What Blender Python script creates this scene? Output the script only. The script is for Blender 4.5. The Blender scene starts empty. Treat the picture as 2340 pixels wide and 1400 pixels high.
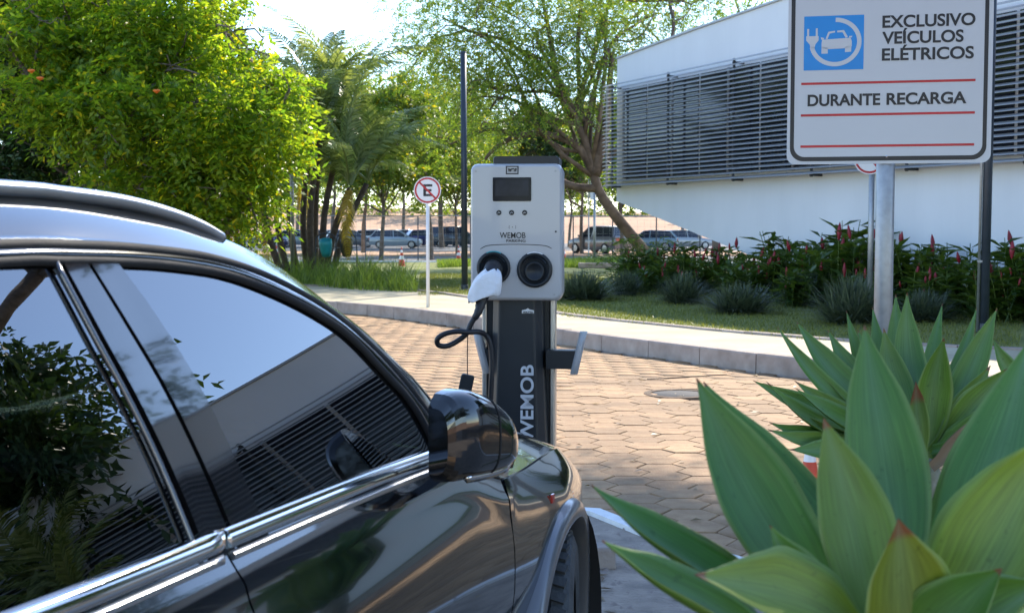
import bpy, math, random
import numpy as np
from mathutils import Vector, Matrix, Quaternion
random.seed(7); RNG = np.random.default_rng(11)
S = bpy.context.scene
COL = S.collection
R = math.radians
# ------------------------------------------------------------------ camera, sky, sun, exposure
CAM_H, CAM_F, CAM_P = 1.62, 3000.0, math.atan(180 / 3000.0)
cd = bpy.data.cameras.new('camera'); cam = bpy.data.objects.new('camera', cd); COL.objects.link(cam)
cam.location = (0, 0, CAM_H); cam.rotation_euler = (math.pi / 2 - CAM_P, 0, 0)
cd.sensor_width = 36.0; cd.lens = 36.0 * CAM_F / 2340.0; cd.clip_start = 0.05; cd.clip_end = 3000
cd.dof.use_dof = True; cd.dof.focus_distance = 5.6; cd.dof.aperture_fstop = 9.0
S.camera = cam
SUN_EL, SUN_AZ = R(36), R(25)
W = bpy.data.worlds.new('World'); S.world = W; W.use_nodes = True
wn = W.node_tree.nodes; wl = W.node_tree.links
sky = wn.new('ShaderNodeTexSky'); sky.sky_type = 'NISHITA'; sky.sun_disc = False
sky.sun_elevation = SUN_EL; sky.sun_rotation = SUN_AZ; sky.dust_density = 0.2; sky.air_density = 0.9; sky.altitude = 900; sky.ozone_density = 1.8
wl.new(sky.outputs[0], wn['Background'].inputs[0]); wn['Background'].inputs[1].default_value = 0.15
sd = bpy.data.lights.new('sun', 'SUN'); sun = bpy.data.objects.new('sun', sd); COL.objects.link(sun)
sd.energy = 2.7; sd.angle = R(0.53); sd.color = (1.0, 0.91, 0.77)
SDIR = Vector((math.sin(SUN_AZ) * math.cos(SUN_EL), math.cos(SUN_AZ) * math.cos(SUN_EL), math.sin(SUN_EL)))
sun.rotation_euler = SDIR.to_track_quat('Z', 'Y').to_euler(); sun.location = (0, 0, 30)
S.view_settings.view_transform = 'Standard'; S.view_settings.look = 'None'
S.view_settings.exposure = 1.72; S.view_settings.gamma = 1.0; S.view_settings.use_curve_mapping = False

# ------------------------------------------------------------------ helpers
_c, _s = math.cos(CAM_P), math.sin(CAM_P)
def ray(px, py):
    a = (px - 1170) / CAM_F; b = -(py - 700) / CAM_F
    return Vector((a, _c + b * _s, -_s + b * _c))
def gp(px, py, z=0.0):                       # where the line of sight meets a level plane
    v = ray(px, py); t = (z - CAM_H) / v.z
    return Vector((v.x * t, v.y * t, z))
def dp(px, py, d):                           # a point at forward distance d
    v = ray(px, py); t = d / v.y
    return Vector((v.x * t, d, CAM_H + v.z * t))

def mesh(name, V, F):
    V = np.asarray(V, dtype=np.float32).reshape(-1, 3)
    me = bpy.data.meshes.new(name)
    if isinstance(F, np.ndarray):
        k = F.shape[1]
        me.vertices.add(len(V)); me.vertices.foreach_set('co', V.ravel())
        me.loops.add(F.size); me.loops.foreach_set('vertex_index', F.astype(np.int32).ravel())
        me.polygons.add(len(F)); me.polygons.foreach_set('loop_start', np.arange(0, F.size, k, dtype=np.int32))
        me.update(calc_edges=True)
    else:
        me.from_pydata([tuple(map(float, v)) for v in V], [], F)
        me.update()
    return me
def ob(name, me, mat=None, parent=None, smooth=False, loc=None, rot=None):
    o = bpy.data.objects.new(name, me); COL.objects.link(o)
    if mat is not None and me is not None and not me.materials: me.materials.append(mat)
    if smooth and me is not None: me.polygons.foreach_set('use_smooth', [True] * len(me.polygons))
    if parent is not None: o.parent = parent
    if loc is not None: o.location = loc
    if rot is not None: o.rotation_euler = rot
    return o
def tag(o, label=None, cat=None, group=None, kind=None):
    if label: o['label'] = label
    if cat: o['category'] = cat
    if group: o['group'] = group
    if kind: o['kind'] = kind
    return o
def thing(name, label, cat, loc=(0, 0, 0), rz=0.0, group=None):
    o = bpy.data.objects.new(name, None); COL.objects.link(o); o.empty_display_size = 0.1
    o.location = loc; o.rotation_euler = (0, 0, rz)
    return tag(o, label, cat, group)
def copy_tree(o, parent=None):
    c = o.copy(); COL.objects.link(c); c.parent = parent
    for ch in list(o.children): copy_tree(ch, c)
    return c
class MB:
    def __init__(s): s.V = []; s.F = []
    def add(s, V, F):
        n = len(s.V); s.V += [tuple(v) for v in V]; s.F += [tuple(i + n for i in f) for f in F]; return s
    def box(s, c, d, M=None):
        x, y, z = d[0] / 2, d[1] / 2, d[2] / 2
        P = [Vector((a * x, b * y, e * z)) for a in (-1, 1) for b in (-1, 1) for e in (-1, 1)]
        if M is not None: P = [M @ p for p in P]
        P = [p + Vector(c) for p in P]
        return s.add(P, [(0, 1, 3, 2), (4, 6, 7, 5), (0, 4, 5, 1), (2, 3, 7, 6), (0, 2, 6, 4), (1, 5, 7, 3)])
    def rbox(s, c, d, r=0.01, n=3):          # box with rounded vertical edges (z axis) and chamfered ends
        x, y, z = d[0] / 2, d[1] / 2, d[2] / 2; ring = []
        for cx, cy, a0 in ((x - r, y - r, 0), (-x + r, y - r, 90), (-x + r, -y + r, 180), (x - r, -y + r, 270)):
            for i in range(n + 1):
                a = R(a0 + 90 * i / n); ring.append((cx + r * math.cos(a), cy + r * math.sin(a)))
        return s.loft([[(c[0] + p[0] * k, c[1] + p[1] * k, c[2] + zz) for p in ring] for zz, k in
                       ((-z, 1 - r / max(x, y)), (-z + r, 1), (z - r, 1), (z, 1 - r / max(x, y)))], closed=True, caps=True)
    def loft(s, rings, closed=True, caps=False):
        n = len(rings[0]); V = [p for r in rings for p in r]; F = []
        for i in range(len(rings) - 1):
            for j in range(n if closed else n - 1):
                k = (j + 1) % n
                F.append((i * n + j, i * n + k, (i + 1) * n + k, (i + 1) * n + j))
        if caps: F.append(tuple(range(n - 1, -1, -1))); F.append(tuple((len(rings) - 1) * n + j for j in range(n)))
        return s.add(V, F)
    def tube(s, pts, rad, n=8, caps=True):
        pts = [Vector(p) for p in pts]; rings = []
        if not hasattr(rad, '__len__'): rad = [rad] * len(pts)
        ref = None
        for i, p in enumerate(pts):
            t = (pts[min(i + 1, len(pts) - 1)] - pts[max(i - 1, 0)]).normalized()
            if ref is None: ref = t.orthogonal().normalized()
            ref = (ref - t * ref.dot(t)).normalized(); b = t.cross(ref)
            rings.append([p + (ref * math.cos(2 * math.pi * k / n) + b * math.sin(2 * math.pi * k / n)) * rad[i] for k in range(n)])
        return s.loft(rings, True, caps)
    def lathe(s, prof, n=24, M=None, caps=False):  # prof: (r, z)
        rings = [[Vector((r * math.cos(2 * math.pi * k / n), r * math.sin(2 * math.pi * k / n), z)) for k in range(n)] for r, z in prof]
        if M is not None: rings = [[M @ p for p in r] for r in rings]
        return s.loft(rings, True, caps)
    def prism(s, poly, M, t):                # poly in (x, z), from y=0 to y=-t (towards the viewer), placed by M
        n = len(poly)
        V = [M @ Vector((p[0], 0, p[1])) for p in poly] + [M @ Vector((p[0], -t, p[1])) for p in poly]
        F = [tuple(range(n)), tuple(range(2 * n - 1, n - 1, -1))] + [(i, i + n, (i + 1) % n + n, (i + 1) % n) for i in range(n)]
        return s.add(V, F)
    def build(s, name, mat=None, parent=None, smooth=False, loc=None, rot=None):
        return ob(name, mesh(name, s.V, s.F), mat, parent, smooth, loc, rot)
def autosmooth(o, ang=35):
    me = o.data; me.polygons.foreach_set('use_smooth', [True] * len(me.polygons))
    me.set_sharp_from_angle(angle=R(ang)); return o
def bevel(o, w=0.004, n=2, ang=40):
    m = o.modifiers.new('bevel', 'BEVEL'); m.width = w; m.segments = n; m.limit_method = 'ANGLE'; m.angle_limit = R(ang); return o
def hermite(xs, ys):
    xs = np.array(xs, float); ys = np.array(ys, float); d = np.diff(ys) / np.diff(xs); m = np.zeros_like(ys)
    m[1:-1] = np.where(d[:-1] * d[1:] > 0, 2 * d[:-1] * d[1:] / (d[:-1] + d[1:] + 1e-12), 0); m[0] = d[0]; m[-1] = d[-1]
    def f(x):
        x = min(max(x, xs[0]), xs[-1]); i = min(int(np.searchsorted(xs, x, 'right')) - 1, len(xs) - 2)
        h = xs[i + 1] - xs[i]; t = (x - xs[i]) / h
        return float((2*t**3-3*t*t+1)*ys[i] + (t**3-2*t*t+t)*h*m[i] + (-2*t**3+3*t*t)*ys[i+1] + (t**3-t*t)*h*m[i+1])
    return f
def smooth_path(P, n):                        # Catmull-Rom through P, n points
    P = [Vector(p) for p in P]; out = []
    for q in range(n):
        u = q / (n - 1) * (len(P) - 1); i = min(int(u), len(P) - 2); t = u - i
        a, b, c, d = P[max(i-1, 0)], P[i], P[i+1], P[min(i+2, len(P)-1)]
        out.append(0.5 * ((2*b) + (c-a)*t + (2*a-5*b+4*c-d)*t*t + (-a+3*b-3*c+d)*t**3))
    return out
def inside(poly, x, y):
    r = False; n = len(poly)
    for i in range(n):
        x1, y1 = poly[i][:2]; x2, y2 = poly[(i + 1) % n][:2]
        if (y1 > y) != (y2 > y) and x < (x2 - x1) * (y - y1) / (y2 - y1) + x1: r = not r
    return r
def slab(name, poly, z, t, mat, kind='structure'):
    from mathutils.geometry import tessellate_polygon
    n = len(poly); tr = tessellate_polygon([[Vector((p[0], p[1], 0)) for p in poly]])
    V = [(p[0], p[1], z) for p in poly] + [(p[0], p[1], z - t) for p in poly]
    F = []
    for a, b, c in tr:
        na = (Vector((*poly[b][:2], 0)) - Vector((*poly[a][:2], 0))).cross(Vector((*poly[c][:2], 0)) - Vector((*poly[a][:2], 0))).z
        F.append((a, b, c) if na > 0 else (a, c, b))
    F += [(i, (i + 1) % n, (i + 1) % n + n, i + n) for i in range(n)]
    return tag(ob(name, mesh(name, V, F), mat), kind=kind)

# ------------------------------------------------------------------ materials
def mat(name, col, rough=0.6, metal=0.0, var=0.12, scale=6.0, bump=0.0, bscale=40.0, spec=0.5, coat=0.0, col2=None, detail=4, rvar=0.0, isl=0.0, stain=0.0, sscale=0.7, streak=1.0):
    m = bpy.data.materials.new(name); m.use_nodes = True; nt = m.node_tree; N = nt.nodes; L = nt.links
    b = N['Principled BSDF']; b.inputs['Roughness'].default_value = rough; b.inputs['Metallic'].default_value = metal
    b.inputs['Specular IOR Level'].default_value = spec; b.inputs['Coat Weight'].default_value = coat; b.inputs['Coat Roughness'].default_value = 0.03
    c1 = (*col, 1); c2 = (*col2, 1) if col2 else (*[min(1, c * (1 + var)) for c in col], 1)
    if not col2: c1 = (*[c * (1 - var) for c in col], 1)
    tc = N.new('ShaderNodeTexCoord')
    nz = N.new('ShaderNodeTexNoise'); nz.inputs['Scale'].default_value = scale; nz.inputs['Detail'].default_value = detail
    L.new(tc.outputs['Object'], nz.inputs['Vector'])
    rp = N.new('ShaderNodeValToRGB'); rp.color_ramp.elements[0].position = 0.32; rp.color_ramp.elements[1].position = 0.68
    rp.color_ramp.elements[0].color = c1; rp.color_ramp.elements[1].color = c2
    L.new(nz.outputs['Fac'], rp.inputs['Fac']); out = rp.outputs['Color']
    if isl:
        g = N.new('ShaderNodeNewGeometry'); oi = N.new('ShaderNodeObjectInfo'); ad = N.new('ShaderNodeMath'); ad.operation = 'ADD'
        L.new(g.outputs['Random Per Island'], ad.inputs[0]); L.new(oi.outputs['Random'], ad.inputs[1])
        fr = N.new('ShaderNodeMath'); fr.operation = 'FRACT'; L.new(ad.outputs[0], fr.inputs[0])
        mr = N.new('ShaderNodeMapRange'); mr.inputs[3].default_value = 1 - isl; mr.inputs[4].default_value = 1 + isl; L.new(fr.outputs[0], mr.inputs[0])
        hs = N.new('ShaderNodeHueSaturation'); L.new(mr.outputs[0], hs.inputs['Value']); L.new(out, hs.inputs['Color']); out = hs.outputs[0]
    if stain:
        gp_ = N.new('ShaderNodeNewGeometry'); mpg = N.new('ShaderNodeMapping'); mpg.inputs['Scale'].default_value = (1, 1, streak); L.new(gp_.outputs['Position'], mpg.inputs['Vector'])
        n3 = N.new('ShaderNodeTexNoise'); n3.inputs['Scale'].default_value = sscale; n3.inputs['Detail'].default_value = 7; n3.inputs['Roughness'].default_value = .65; L.new(mpg.outputs[0], n3.inputs['Vector'])
        r3 = N.new('ShaderNodeMapRange'); r3.inputs[1].default_value = .35; r3.inputs[2].default_value = .62; r3.inputs[3].default_value = 1 - stain; r3.inputs[4].default_value = 1.0; L.new(n3.outputs['Fac'], r3.inputs[0])
        hv_ = N.new('ShaderNodeHueSaturation'); L.new(r3.outputs[0], hv_.inputs['Value']); L.new(out, hv_.inputs['Color']); out = hv_.outputs[0]
    L.new(out, b.inputs['Base Color'])
    if rvar:
        mr = N.new('ShaderNodeMapRange'); mr.inputs[3].default_value = max(0.02, rough - rvar); mr.inputs[4].default_value = rough + rvar
        L.new(nz.outputs['Fac'], mr.inputs[0]); L.new(mr.outputs[0], b.inputs['Roughness'])
    if bump:
        n2 = N.new('ShaderNodeTexNoise'); n2.inputs['Scale'].default_value = bscale; n2.inputs['Detail'].default_value = 5
        L.new(tc.outputs['Object'], n2.inputs['Vector'])
        bp = N.new('ShaderNodeBump'); bp.inputs['Strength'].default_value = bump; bp.inputs['Distance'].default_value = 0.02
        L.new(n2.outputs['Fac'], bp.inputs['Height']); L.new(bp.outputs[0], b.inputs['Normal'])
    return m
def leaf_mat(name, dark, light, trans=0.4, rough=0.45, hue=None, tcol=1.6):
    m = bpy.data.materials.new(name); m.use_nodes = True; nt = m.node_tree; N = nt.nodes; L = nt.links
    b = N['Principled BSDF']; b.inputs['Roughness'].default_value = rough; b.inputs['Specular IOR Level'].default_value = 0.4
    g = N.new('ShaderNodeNewGeometry'); rp = N.new('ShaderNodeValToRGB'); e = rp.color_ramp.elements
    e[0].color = (*dark, 1); e[1].color = (*light, 1); e[0].position = 0.1; e[1].position = 0.95
    if hue: x = e.new(0.97); x.color = (*hue, 1); e[1].position = 0.9
    L.new(g.outputs['Random Per Island'], rp.inputs['Fac'])
    L.new(rp.outputs[0], b.inputs['Base Color'])
    t = N.new('ShaderNodeBsdfTranslucent'); mx = N.new('ShaderNodeMixRGB'); mx.blend_type = 'MULTIPLY'; mx.inputs[0].default_value = 1
    mx.inputs[2].default_value = (tcol, tcol * 0.95, tcol * 0.35, 1)
    L.new(rp.outputs[0], mx.inputs[1]); L.new(mx.outputs[0], t.inputs[0])
    ms = N.new('ShaderNodeMixShader'); ms.inputs[0].default_value = trans
    L.new(b.outputs[0], ms.inputs[1]); L.new(t.outputs[0], ms.inputs[2]); L.new(ms.outputs[0], N['Material Output'].inputs[0])
    return m
def glass_mat(name, tint, ior=1.7, rough=0.0):
    m = bpy.data.materials.new(name); m.use_nodes = True; nt = m.node_tree; N = nt.nodes; L = nt.links
    N.remove(N['Principled BSDF'])
    t = N.new('ShaderNodeBsdfTransparent'); t.inputs[0].default_value = (*tint, 1)
    g = N.new('ShaderNodeBsdfGlossy'); g.inputs['Roughness'].default_value = rough; g.inputs[0].default_value = (0.95, 0.97, 1, 1)
    f = N.new('ShaderNodeFresnel'); f.inputs[0].default_value = ior
    ms = N.new('ShaderNodeMixShader'); L.new(f.outputs[0], ms.inputs[0]); L.new(t.outputs[0], ms.inputs[1]); L.new(g.outputs[0], ms.inputs[2])
    L.new(ms.outputs[0], N['Material Output'].inputs[0]); return m
M = {}
M['paint'] = mat('car_paint', (0.003, 0.004, 0.006), 0.10, 0.0, 0.1, 3, coat=1.0, spec=0.5)
M['paint'].node_tree.nodes['Principled BSDF'].inputs['Coat IOR'].default_value = 1.5
M['gloss_black'] = mat('gloss_black', (0.008, 0.008, 0.009), 0.06, var=0.1, coat=1.0)
M['black_plastic'] = mat('black_plastic', (0.018, 0.018, 0.02), 0.55, bump=0.15, bscale=300)
M['rubber'] = mat('rubber', (0.012, 0.012, 0.013), 0.75, bump=0.1, bscale=200)
M['tyre'] = mat('tyre_rubber', (0.045, 0.05, 0.055), 0.75, var=0.25, scale=18, bump=0.2, bscale=120)
M['chrome'] = mat('chrome', (0.72, 0.73, 0.75), 0.07, 1.0, 0.03)
M['dark_trim'] = mat('dark_trim', (0.16, 0.165, 0.18), 0.22, 0.8, 0.05)
M['satin_silver'] = mat('satin_silver', (0.5, 0.51, 0.53), 0.28, 0.9, 0.05)
M['flare_grey'] = mat('flare_grey', (0.15, 0.155, 0.17), 0.30, 0.4, 0.06, coat=0.4)
M['car_glass'] = glass_mat('car_glass', (0.12, 0.16, 0.15), 2.4)
M['interior'] = mat('interior_cloth', (0.03, 0.032, 0.035), 0.8)
M['seat_leather'] = mat('seat_leather', (0.10, 0.10, 0.095), 0.5)
M['mirror'] = mat('mirror_glass', (0.7, 0.75, 0.78), 0.02, 1.0, 0.01)
M['amber'] = mat('amber_lens', (0.6, 0.12, 0.02), 0.15, coat=0.6)
M['red_lens'] = mat('red_lens', (0.45, 0.02, 0.02), 0.15, coat=0.6)
M['clear_lens'] = mat('clear_lens', (0.5, 0.52, 0.55), 0.08, 0.3, coat=1.0)
M['paver'] = mat('paver_concrete', (0.36, 0.205, 0.10), 0.85, var=0.0, scale=9, bump=0.35, bscale=60, col2=(0.45, 0.285, 0.148), isl=0.18, stain=.36, sscale=.9)
M['joint'] = mat('joint_sand', (0.15, 0.10, 0.065), 0.95, scale=20, bump=0.3)
M['kerb'] = mat('kerb_concrete', (0.34, 0.265, 0.22), 0.85, var=0.0, scale=5, bump=0.3, bscale=50, col2=(0.44, 0.36, 0.31), isl=0.06, stain=.3, sscale=1.6)
M['sidewalk'] = mat('sidewalk_concrete', (0.46, 0.39, 0.26), 0.85, scale=1.2, bump=0.2, bscale=30, col2=(0.57, 0.49, 0.33), detail=8, stain=.16, sscale=.6)
M['white_paint'] = mat('white_paint', (0.72, 0.72, 0.72), 0.6, scale=14, col2=(0.82, 0.82, 0.81), bump=0.2, bscale=60)
M['sand'] = mat('bed_sand', (0.24, 0.20, 0.165), 0.95, scale=7, bump=0.8, bscale=45, col2=(0.42, 0.34, 0.27), detail=9)
M['earth'] = mat('red_earth', (0.42, 0.23, 0.13), 0.95, scale=0.12, bump=0.3, bscale=4, col2=(0.55, 0.34, 0.2), detail=8)
M['asphalt'] = mat('asphalt', (0.10, 0.10, 0.11), 0.9, scale=0.6, bump=0.2, bscale=50, col2=(0.17, 0.165, 0.165))
M['lawn'] = mat('lawn_turf', (0.13, 0.155, 0.035), 0.95, scale=0.8, bump=0.6, bscale=25, col2=(0.22, 0.23, 0.06), detail=9)
M['wall_white'] = mat('wall_white', (0.76, 0.77, 0.78), 0.7, scale=0.35, bump=0.06, bscale=60, col2=(0.84, 0.84, 0.84), detail=9, stain=.045, sscale=1.3, streak=.15)
M['slat'] = mat('slat_aluminium', (0.40, 0.405, 0.42), 0.42, 0.3, 0.06)
M['dark_glass'] = mat('dark_window_glass', (0.02, 0.025, 0.04), 0.08, var=0.1, spec=0.6)
M['pole_dark'] = mat('pole_dark_paint', (0.035, 0.045, 0.06), 0.4, var=0.15)
M['galv'] = mat('galvanised_steel', (0.38, 0.39, 0.40), 0.45, 0.7, var=0.1, scale=30, rvar=0.1)
M['sign_face'] = mat('sign_face_sheet', (0.56, 0.56, 0.57), 0.35, var=0.02, scale=2)
M['sign_back'] = mat('sign_sheet_metal', (0.42, 0.43, 0.45), 0.45, 0.5)
M['ink_black'] = mat('ink_black', (0.012, 0.012, 0.016), 0.4)
M['ink_red'] = mat('ink_red', (0.50, 0.014, 0.02), 0.4)
M['ink_blue'] = mat('ink_blue', (0.005, 0.24, 0.62), 0.35, var=0.03)
M['white_gloss'] = mat('white_gloss', (0.80, 0.80, 0.80), 0.3, var=0.02)
M['charger_shell'] = mat('charger_shell', (0.45, 0.45, 0.46), 0.32, var=0.015, coat=0.2)
M['charger_black'] = mat('charger_black', (0.012, 0.015, 0.019), 0.45, var=0.1)
M['alu'] = mat('brushed_aluminium', (0.55, 0.52, 0.48), 0.35, 0.8, 0.05)
M['screen'] = mat('screen_glass', (0.012, 0.014, 0.02), 0.06, spec=0.06)
M['cable'] = mat('cable_rubber', (0.014, 0.014, 0.018), 0.45)
M['mask_cloth'] = mat('paper_wrap', (0.78, 0.78, 0.80), 0.8, var=0.03, bump=0.3, bscale=50)
M['letter'] = mat('letter_silver', (0.62, 0.63, 0.65), 0.4)
M['bark'] = mat('bark', (0.10, 0.075, 0.055), 0.95, var=0.0, scale=7, bump=0.9, bscale=16, col2=(0.20, 0.155, 0.12))
M['bark_warm'] = mat('bark_warm', (0.075, 0.05, 0.036), 0.95, scale=4, bump=0.9, bscale=12, col2=(0.17, 0.12, 0.09))
M['palm_bark'] = mat('palm_bark', (0.07, 0.05, 0.035), 0.95, scale=9, bump=0.8, bscale=20, col2=(0.14, 0.10, 0.07))
M['leaf_broad'] = leaf_mat('leaf_broad', (0.07, 0.145, 0.018), (0.24, 0.32, 0.03), 0.6, rough=.36, hue=(0.42, 0.36, 0.02), tcol=2.5)
M['leaf_shade'] = leaf_mat('leaf_shade', (0.025, 0.06, 0.018), (0.06, 0.11, 0.03), 0.25)
M['leaf_dark_shade'] = leaf_mat('leaf_dark_shade', (0.018, 0.05, 0.016), (0.06, 0.11, 0.025), 0.3, tcol=1.5)  # dark green, darkened further to stand in for shade behind the bright crown
M['leaf_fine'] = leaf_mat('leaf_fine', (0.08, 0.15, 0.025), (0.22, 0.31, 0.06), 0.5, hue=(0.40, 0.36, 0.05), tcol=1.9)
M['leaf_mid'] = leaf_mat('leaf_mid', (0.07, 0.13, 0.02), (0.19, 0.26, 0.05), 0.45, hue=(0.45, 0.36, 0.03), tcol=1.9)
M['leaf_palm'] = leaf_mat('leaf_palm', (0.12, 0.17, 0.05), (0.34, 0.39, 0.18), 0.4, rough=0.28, tcol=1.8)
M['leaf_palm_dry'] = leaf_mat('leaf_palm_dry', (0.40, 0.27, 0.04), (0.50, 0.36, 0.06), 0.4)
M['leaf_shrub'] = leaf_mat('leaf_shrub', (0.04, 0.095, 0.02), (0.15, 0.21, 0.04), 0.35, rough=0.35)
M['leaf_tuft'] = leaf_mat('leaf_tuft', (0.055, 0.08, 0.055), (0.13, 0.16, 0.11), 0.25)
M['leaf_grass'] = leaf_mat('leaf_grass', (0.07, 0.13, 0.02), (0.22, 0.30, 0.07), 0.45)
M['leaf_lawn'] = leaf_mat('leaf_lawn', (0.10, 0.13, 0.03), (0.25, 0.26, 0.07), 0.3)
M['flower_red'] = mat('flower_red', (0.24, 0.008, 0.02), 0.5, var=0.3, scale=20)
M['flower_orange'] = mat('flower_orange', (0.75, 0.18, 0.02), 0.5, var=0.2, scale=20)
M['cone_orange'] = mat('cone_orange', (0.62, 0.07, 0.03), 0.5)
M['teal'] = mat('bin_teal', (0.03, 0.38, 0.42), 0.45)
M['bin_dark'] = mat('bin_dark', (0.05, 0.05, 0.055), 0.5)
M['wheel_alloy'] = mat('wheel_alloy', (0.32, 0.33, 0.34), 0.35, 0.7)
M['dash'] = mat('dash_plastic', (0.02, 0.02, 0.022), 0.6)

def text(body, size, m, parent, Mx, name='lettering', extrude=0.0006, bold=0.0, align='LEFT', width=None):
    cu = bpy.data.curves.new('txt', 'FONT'); cu.body = body; cu.size = size; cu.extrude = extrude; cu.align_x = align; cu.offset = bold
    t = bpy.data.objects.new('txt', cu); COL.objects.link(t); bpy.context.view_layer.update()
    me = bpy.data.meshes.new_from_object(t); bpy.data.objects.remove(t)
    co = np.empty(len(me.vertices) * 3, np.float32); me.vertices.foreach_get('co', co); co = co.reshape(-1, 3)
    x0, x1 = co[:, 0].min(), co[:, 0].max(); cap = size * 0.7
    if width:
        k = width / (x1 - x0); co[:, 0] = (co[:, 0] - x0) * k + (0 if align == 'LEFT' else -width / 2)
    P = np.stack([co[:, 0], -co[:, 2] - extrude, co[:, 1]], 1)      # stand upright, facing -Y
    A = np.array(Mx)[:3]; P = P @ A[:, :3].T + A[:, 3]
    me.vertices.foreach_set('co', P.astype(np.float32).ravel()); me.update()
    me.materials.clear()
    return ob(name, me, m, parent)
T3 = Matrix.Translation

# ================================================================== THE SETTING
slab('ground', [(-500, -300), (500, -300), (500, 900), (-500, 900)], -0.06, 0.5, M['earth'])
KERB = smooth_path([(-17, 31, 0), (-8, 27.8, 0), (-5, 26.3, 0), (-3.2, 24.9, 0), (-1.7, 22.8, 0), (-.27, 20.2, 0), (.78, 18.0, 0), (2.0, 16.0, 0), (3.08, 14.25, 0), (4.6, 12.4, 0), (7, 10.8, 0), (13, 9.0, 0)], 120)
BACK = [(-17, 37), (-8, 33.8), (-4.4, 31.7), (-2.2, 29.6), (-.9, 26.6), (.82, 21.5), (2.2, 19.0), (3.7, 16.9), (5.7, 15.3), (9, 13.9), (15, 13)]
def offset(path, w):
    out = []
    for i, p in enumerate(path):
        t = (path[min(i + 1, len(path) - 1)] - path[max(i - 1, 0)]).normalized(); out.append(p + Vector((-t.y, t.x, 0)) * w)
    return out
ROADP = [(p.x, p.y) for p in KERB] + [(13, -6), (-17, -6)]
slab('paved_road_base', ROADP, -0.03, 0.02, M['joint'])
kb = offset(KERB, 0.165)
slab('sidewalk', [(p.x, p.y) for p in kb] + BACK[::-1], 0.196, 0.24, M['sidewalk'])
LAWNP = BACK + [(40, 13), (40, 52), (6, 53), (-17, 57)]
slab('lawn', LAWNP, 0.188, 0.24, M['lawn'])
FARK = [(-40, 59), (-17, 57.2), (6, 53.2), (20, 52.2), (60, 51)]
slab('far_road', FARK + [(60, 71), (-40, 78)], 0.0, 0.05, M['asphalt'])
slab('verge_earth', [(-60, 78.2), (60, 71.2), (60, 84), (-60, 92)], 0.06, 0.1, M['earth'])
slab('parking_lot', [(-90, 92), (60, 84), (90, 84), (90, 135), (-90, 135)], 0.0, 0.05, M['asphalt'])
hb = MB(); hx = np.linspace(-160, 160, 41); rows = []
for j, (d, z) in enumerate(((134, 0.0), (142, 1.2), (155, 2.6), (175, 3.6), (210, 4.6), (300, 5.0))):
    rows.append([(x * (1 + j * .25), d + 2 * math.sin(x * .05), z * (1 + .12 * math.sin(x * .11 + j))) for x in hx])
hb.loft(rows, closed=False); o = hb.build('earth_bank', M['earth'], smooth=True); tag(o, kind='structure')
# kerb stones
kroot = tag(bpy.data.objects.new('kerb', None), kind='structure'); COL.objects.link(kroot)
acc = [0]
for i in range(1, len(KERB)): acc.append(acc[-1] + (KERB[i] - KERB[i - 1]).length)
def along(path, ac, s):
    i = min(max(int(np.searchsorted(ac, s)) - 1, 0), len(path) - 2); t = (s - ac[i]) / (ac[i + 1] - ac[i])
    return path[i].lerp(path[i + 1], t)
def stone(name, a, b, w, z0, z1, m, parent, ch=0.018):
    t = (b - a); t.z = 0; t.normalize(); n = Vector((-t.y, t.x, 0)); g = 0.006
    a = a + t * g; b = b - t * g; prof = [(0, z0), (0.006, z1 - ch), (ch, z1), (w, z1), (w, z0)]
    jit = random.uniform(-.006, .006)
    return MB().loft([[p + n * (q[0] + jit) + Vector((0, 0, q[1] + jit * .6)) for q in prof] for p in (a, b)], True, True).build(name, m, parent)
s = 0.0
while s + 1 < acc[-1]:
    stone('kerb_stone', along(KERB, acc, s), along(KERB, acc, s + 1), 0.16, -0.06, 0.205, M['kerb'], kroot); s += 1.0
far = tag(bpy.data.objects.new('far_kerb', None), kind='structure'); COL.objects.link(far)
FK = smooth_path([(p[0], p[1] - .1, 0) for p in FARK], 100); fa = [0]
for i in range(1, len(FK)): fa.append(fa[-1] + (FK[i] - FK[i - 1]).length)
s = 18.0
while s < 62:
    a, b = along(FK, fa, s), along(FK, fa, s + 2)
    stone('kerb_stone', b, a, 0.22, -0.05, 0.24, M['white_paint'], far); s += 2.0
# concrete edging between sidewalk and lawn
le = tag(bpy.data.objects.new('lawn_edging', None), kind='structure'); COL.objects.link(le)
LB = smooth_path([(x, y, 0) for x, y in BACK], 120); la = [0]
for i in range(1, len(LB)): la.append(la[-1] + (LB[i] - LB[i - 1]).length)
s = 8.0
while s + 1 < la[-1]:
    stone('edging_stone', along(LB, la, s), along(LB, la, s + 1), 0.14, 0.05, 0.225, M['kerb'], le, .012); s += 1.0
# planted bed, white edging
EDGE = smooth_path([(-2.6, 6.0, 0), (-1.5, 6.9, 0), (-.5, 7.45, 0), gp(1345, 1175), gp(1440, 1210), gp(1600, 1262), gp(1760, 1312), (1.75, 5.35, 0), (2.9, 4.3, 0), (4.6, 3.3, 0), (7.5, 2.4, 0)], 60)
BED = [(p.x, p.y) for p in EDGE] + [(7.5, -4), (.85, -4), (.75, 2.6), (.72, 5.15), (-1.0, 5.65), (-2.2, 5.5)]
slab('planted_bed', BED, 0.022, 0.06, M['sand'])
ea = [0]
for i in range(1, len(EDGE)): ea.append(ea[-1] + (EDGE[i] - EDGE[i - 1]).length)
edg = tag(bpy.data.objects.new('bed_edging', None), kind='structure'); COL.objects.link(edg)
s = 0.0
while s + .6 < ea[-1]:
    stone('edging_stone', along(EDGE, ea, s + .6), along(EDGE, ea, s), 0.10, -0.03, 0.05, M['white_paint'], edg, .012); s += .6
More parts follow.
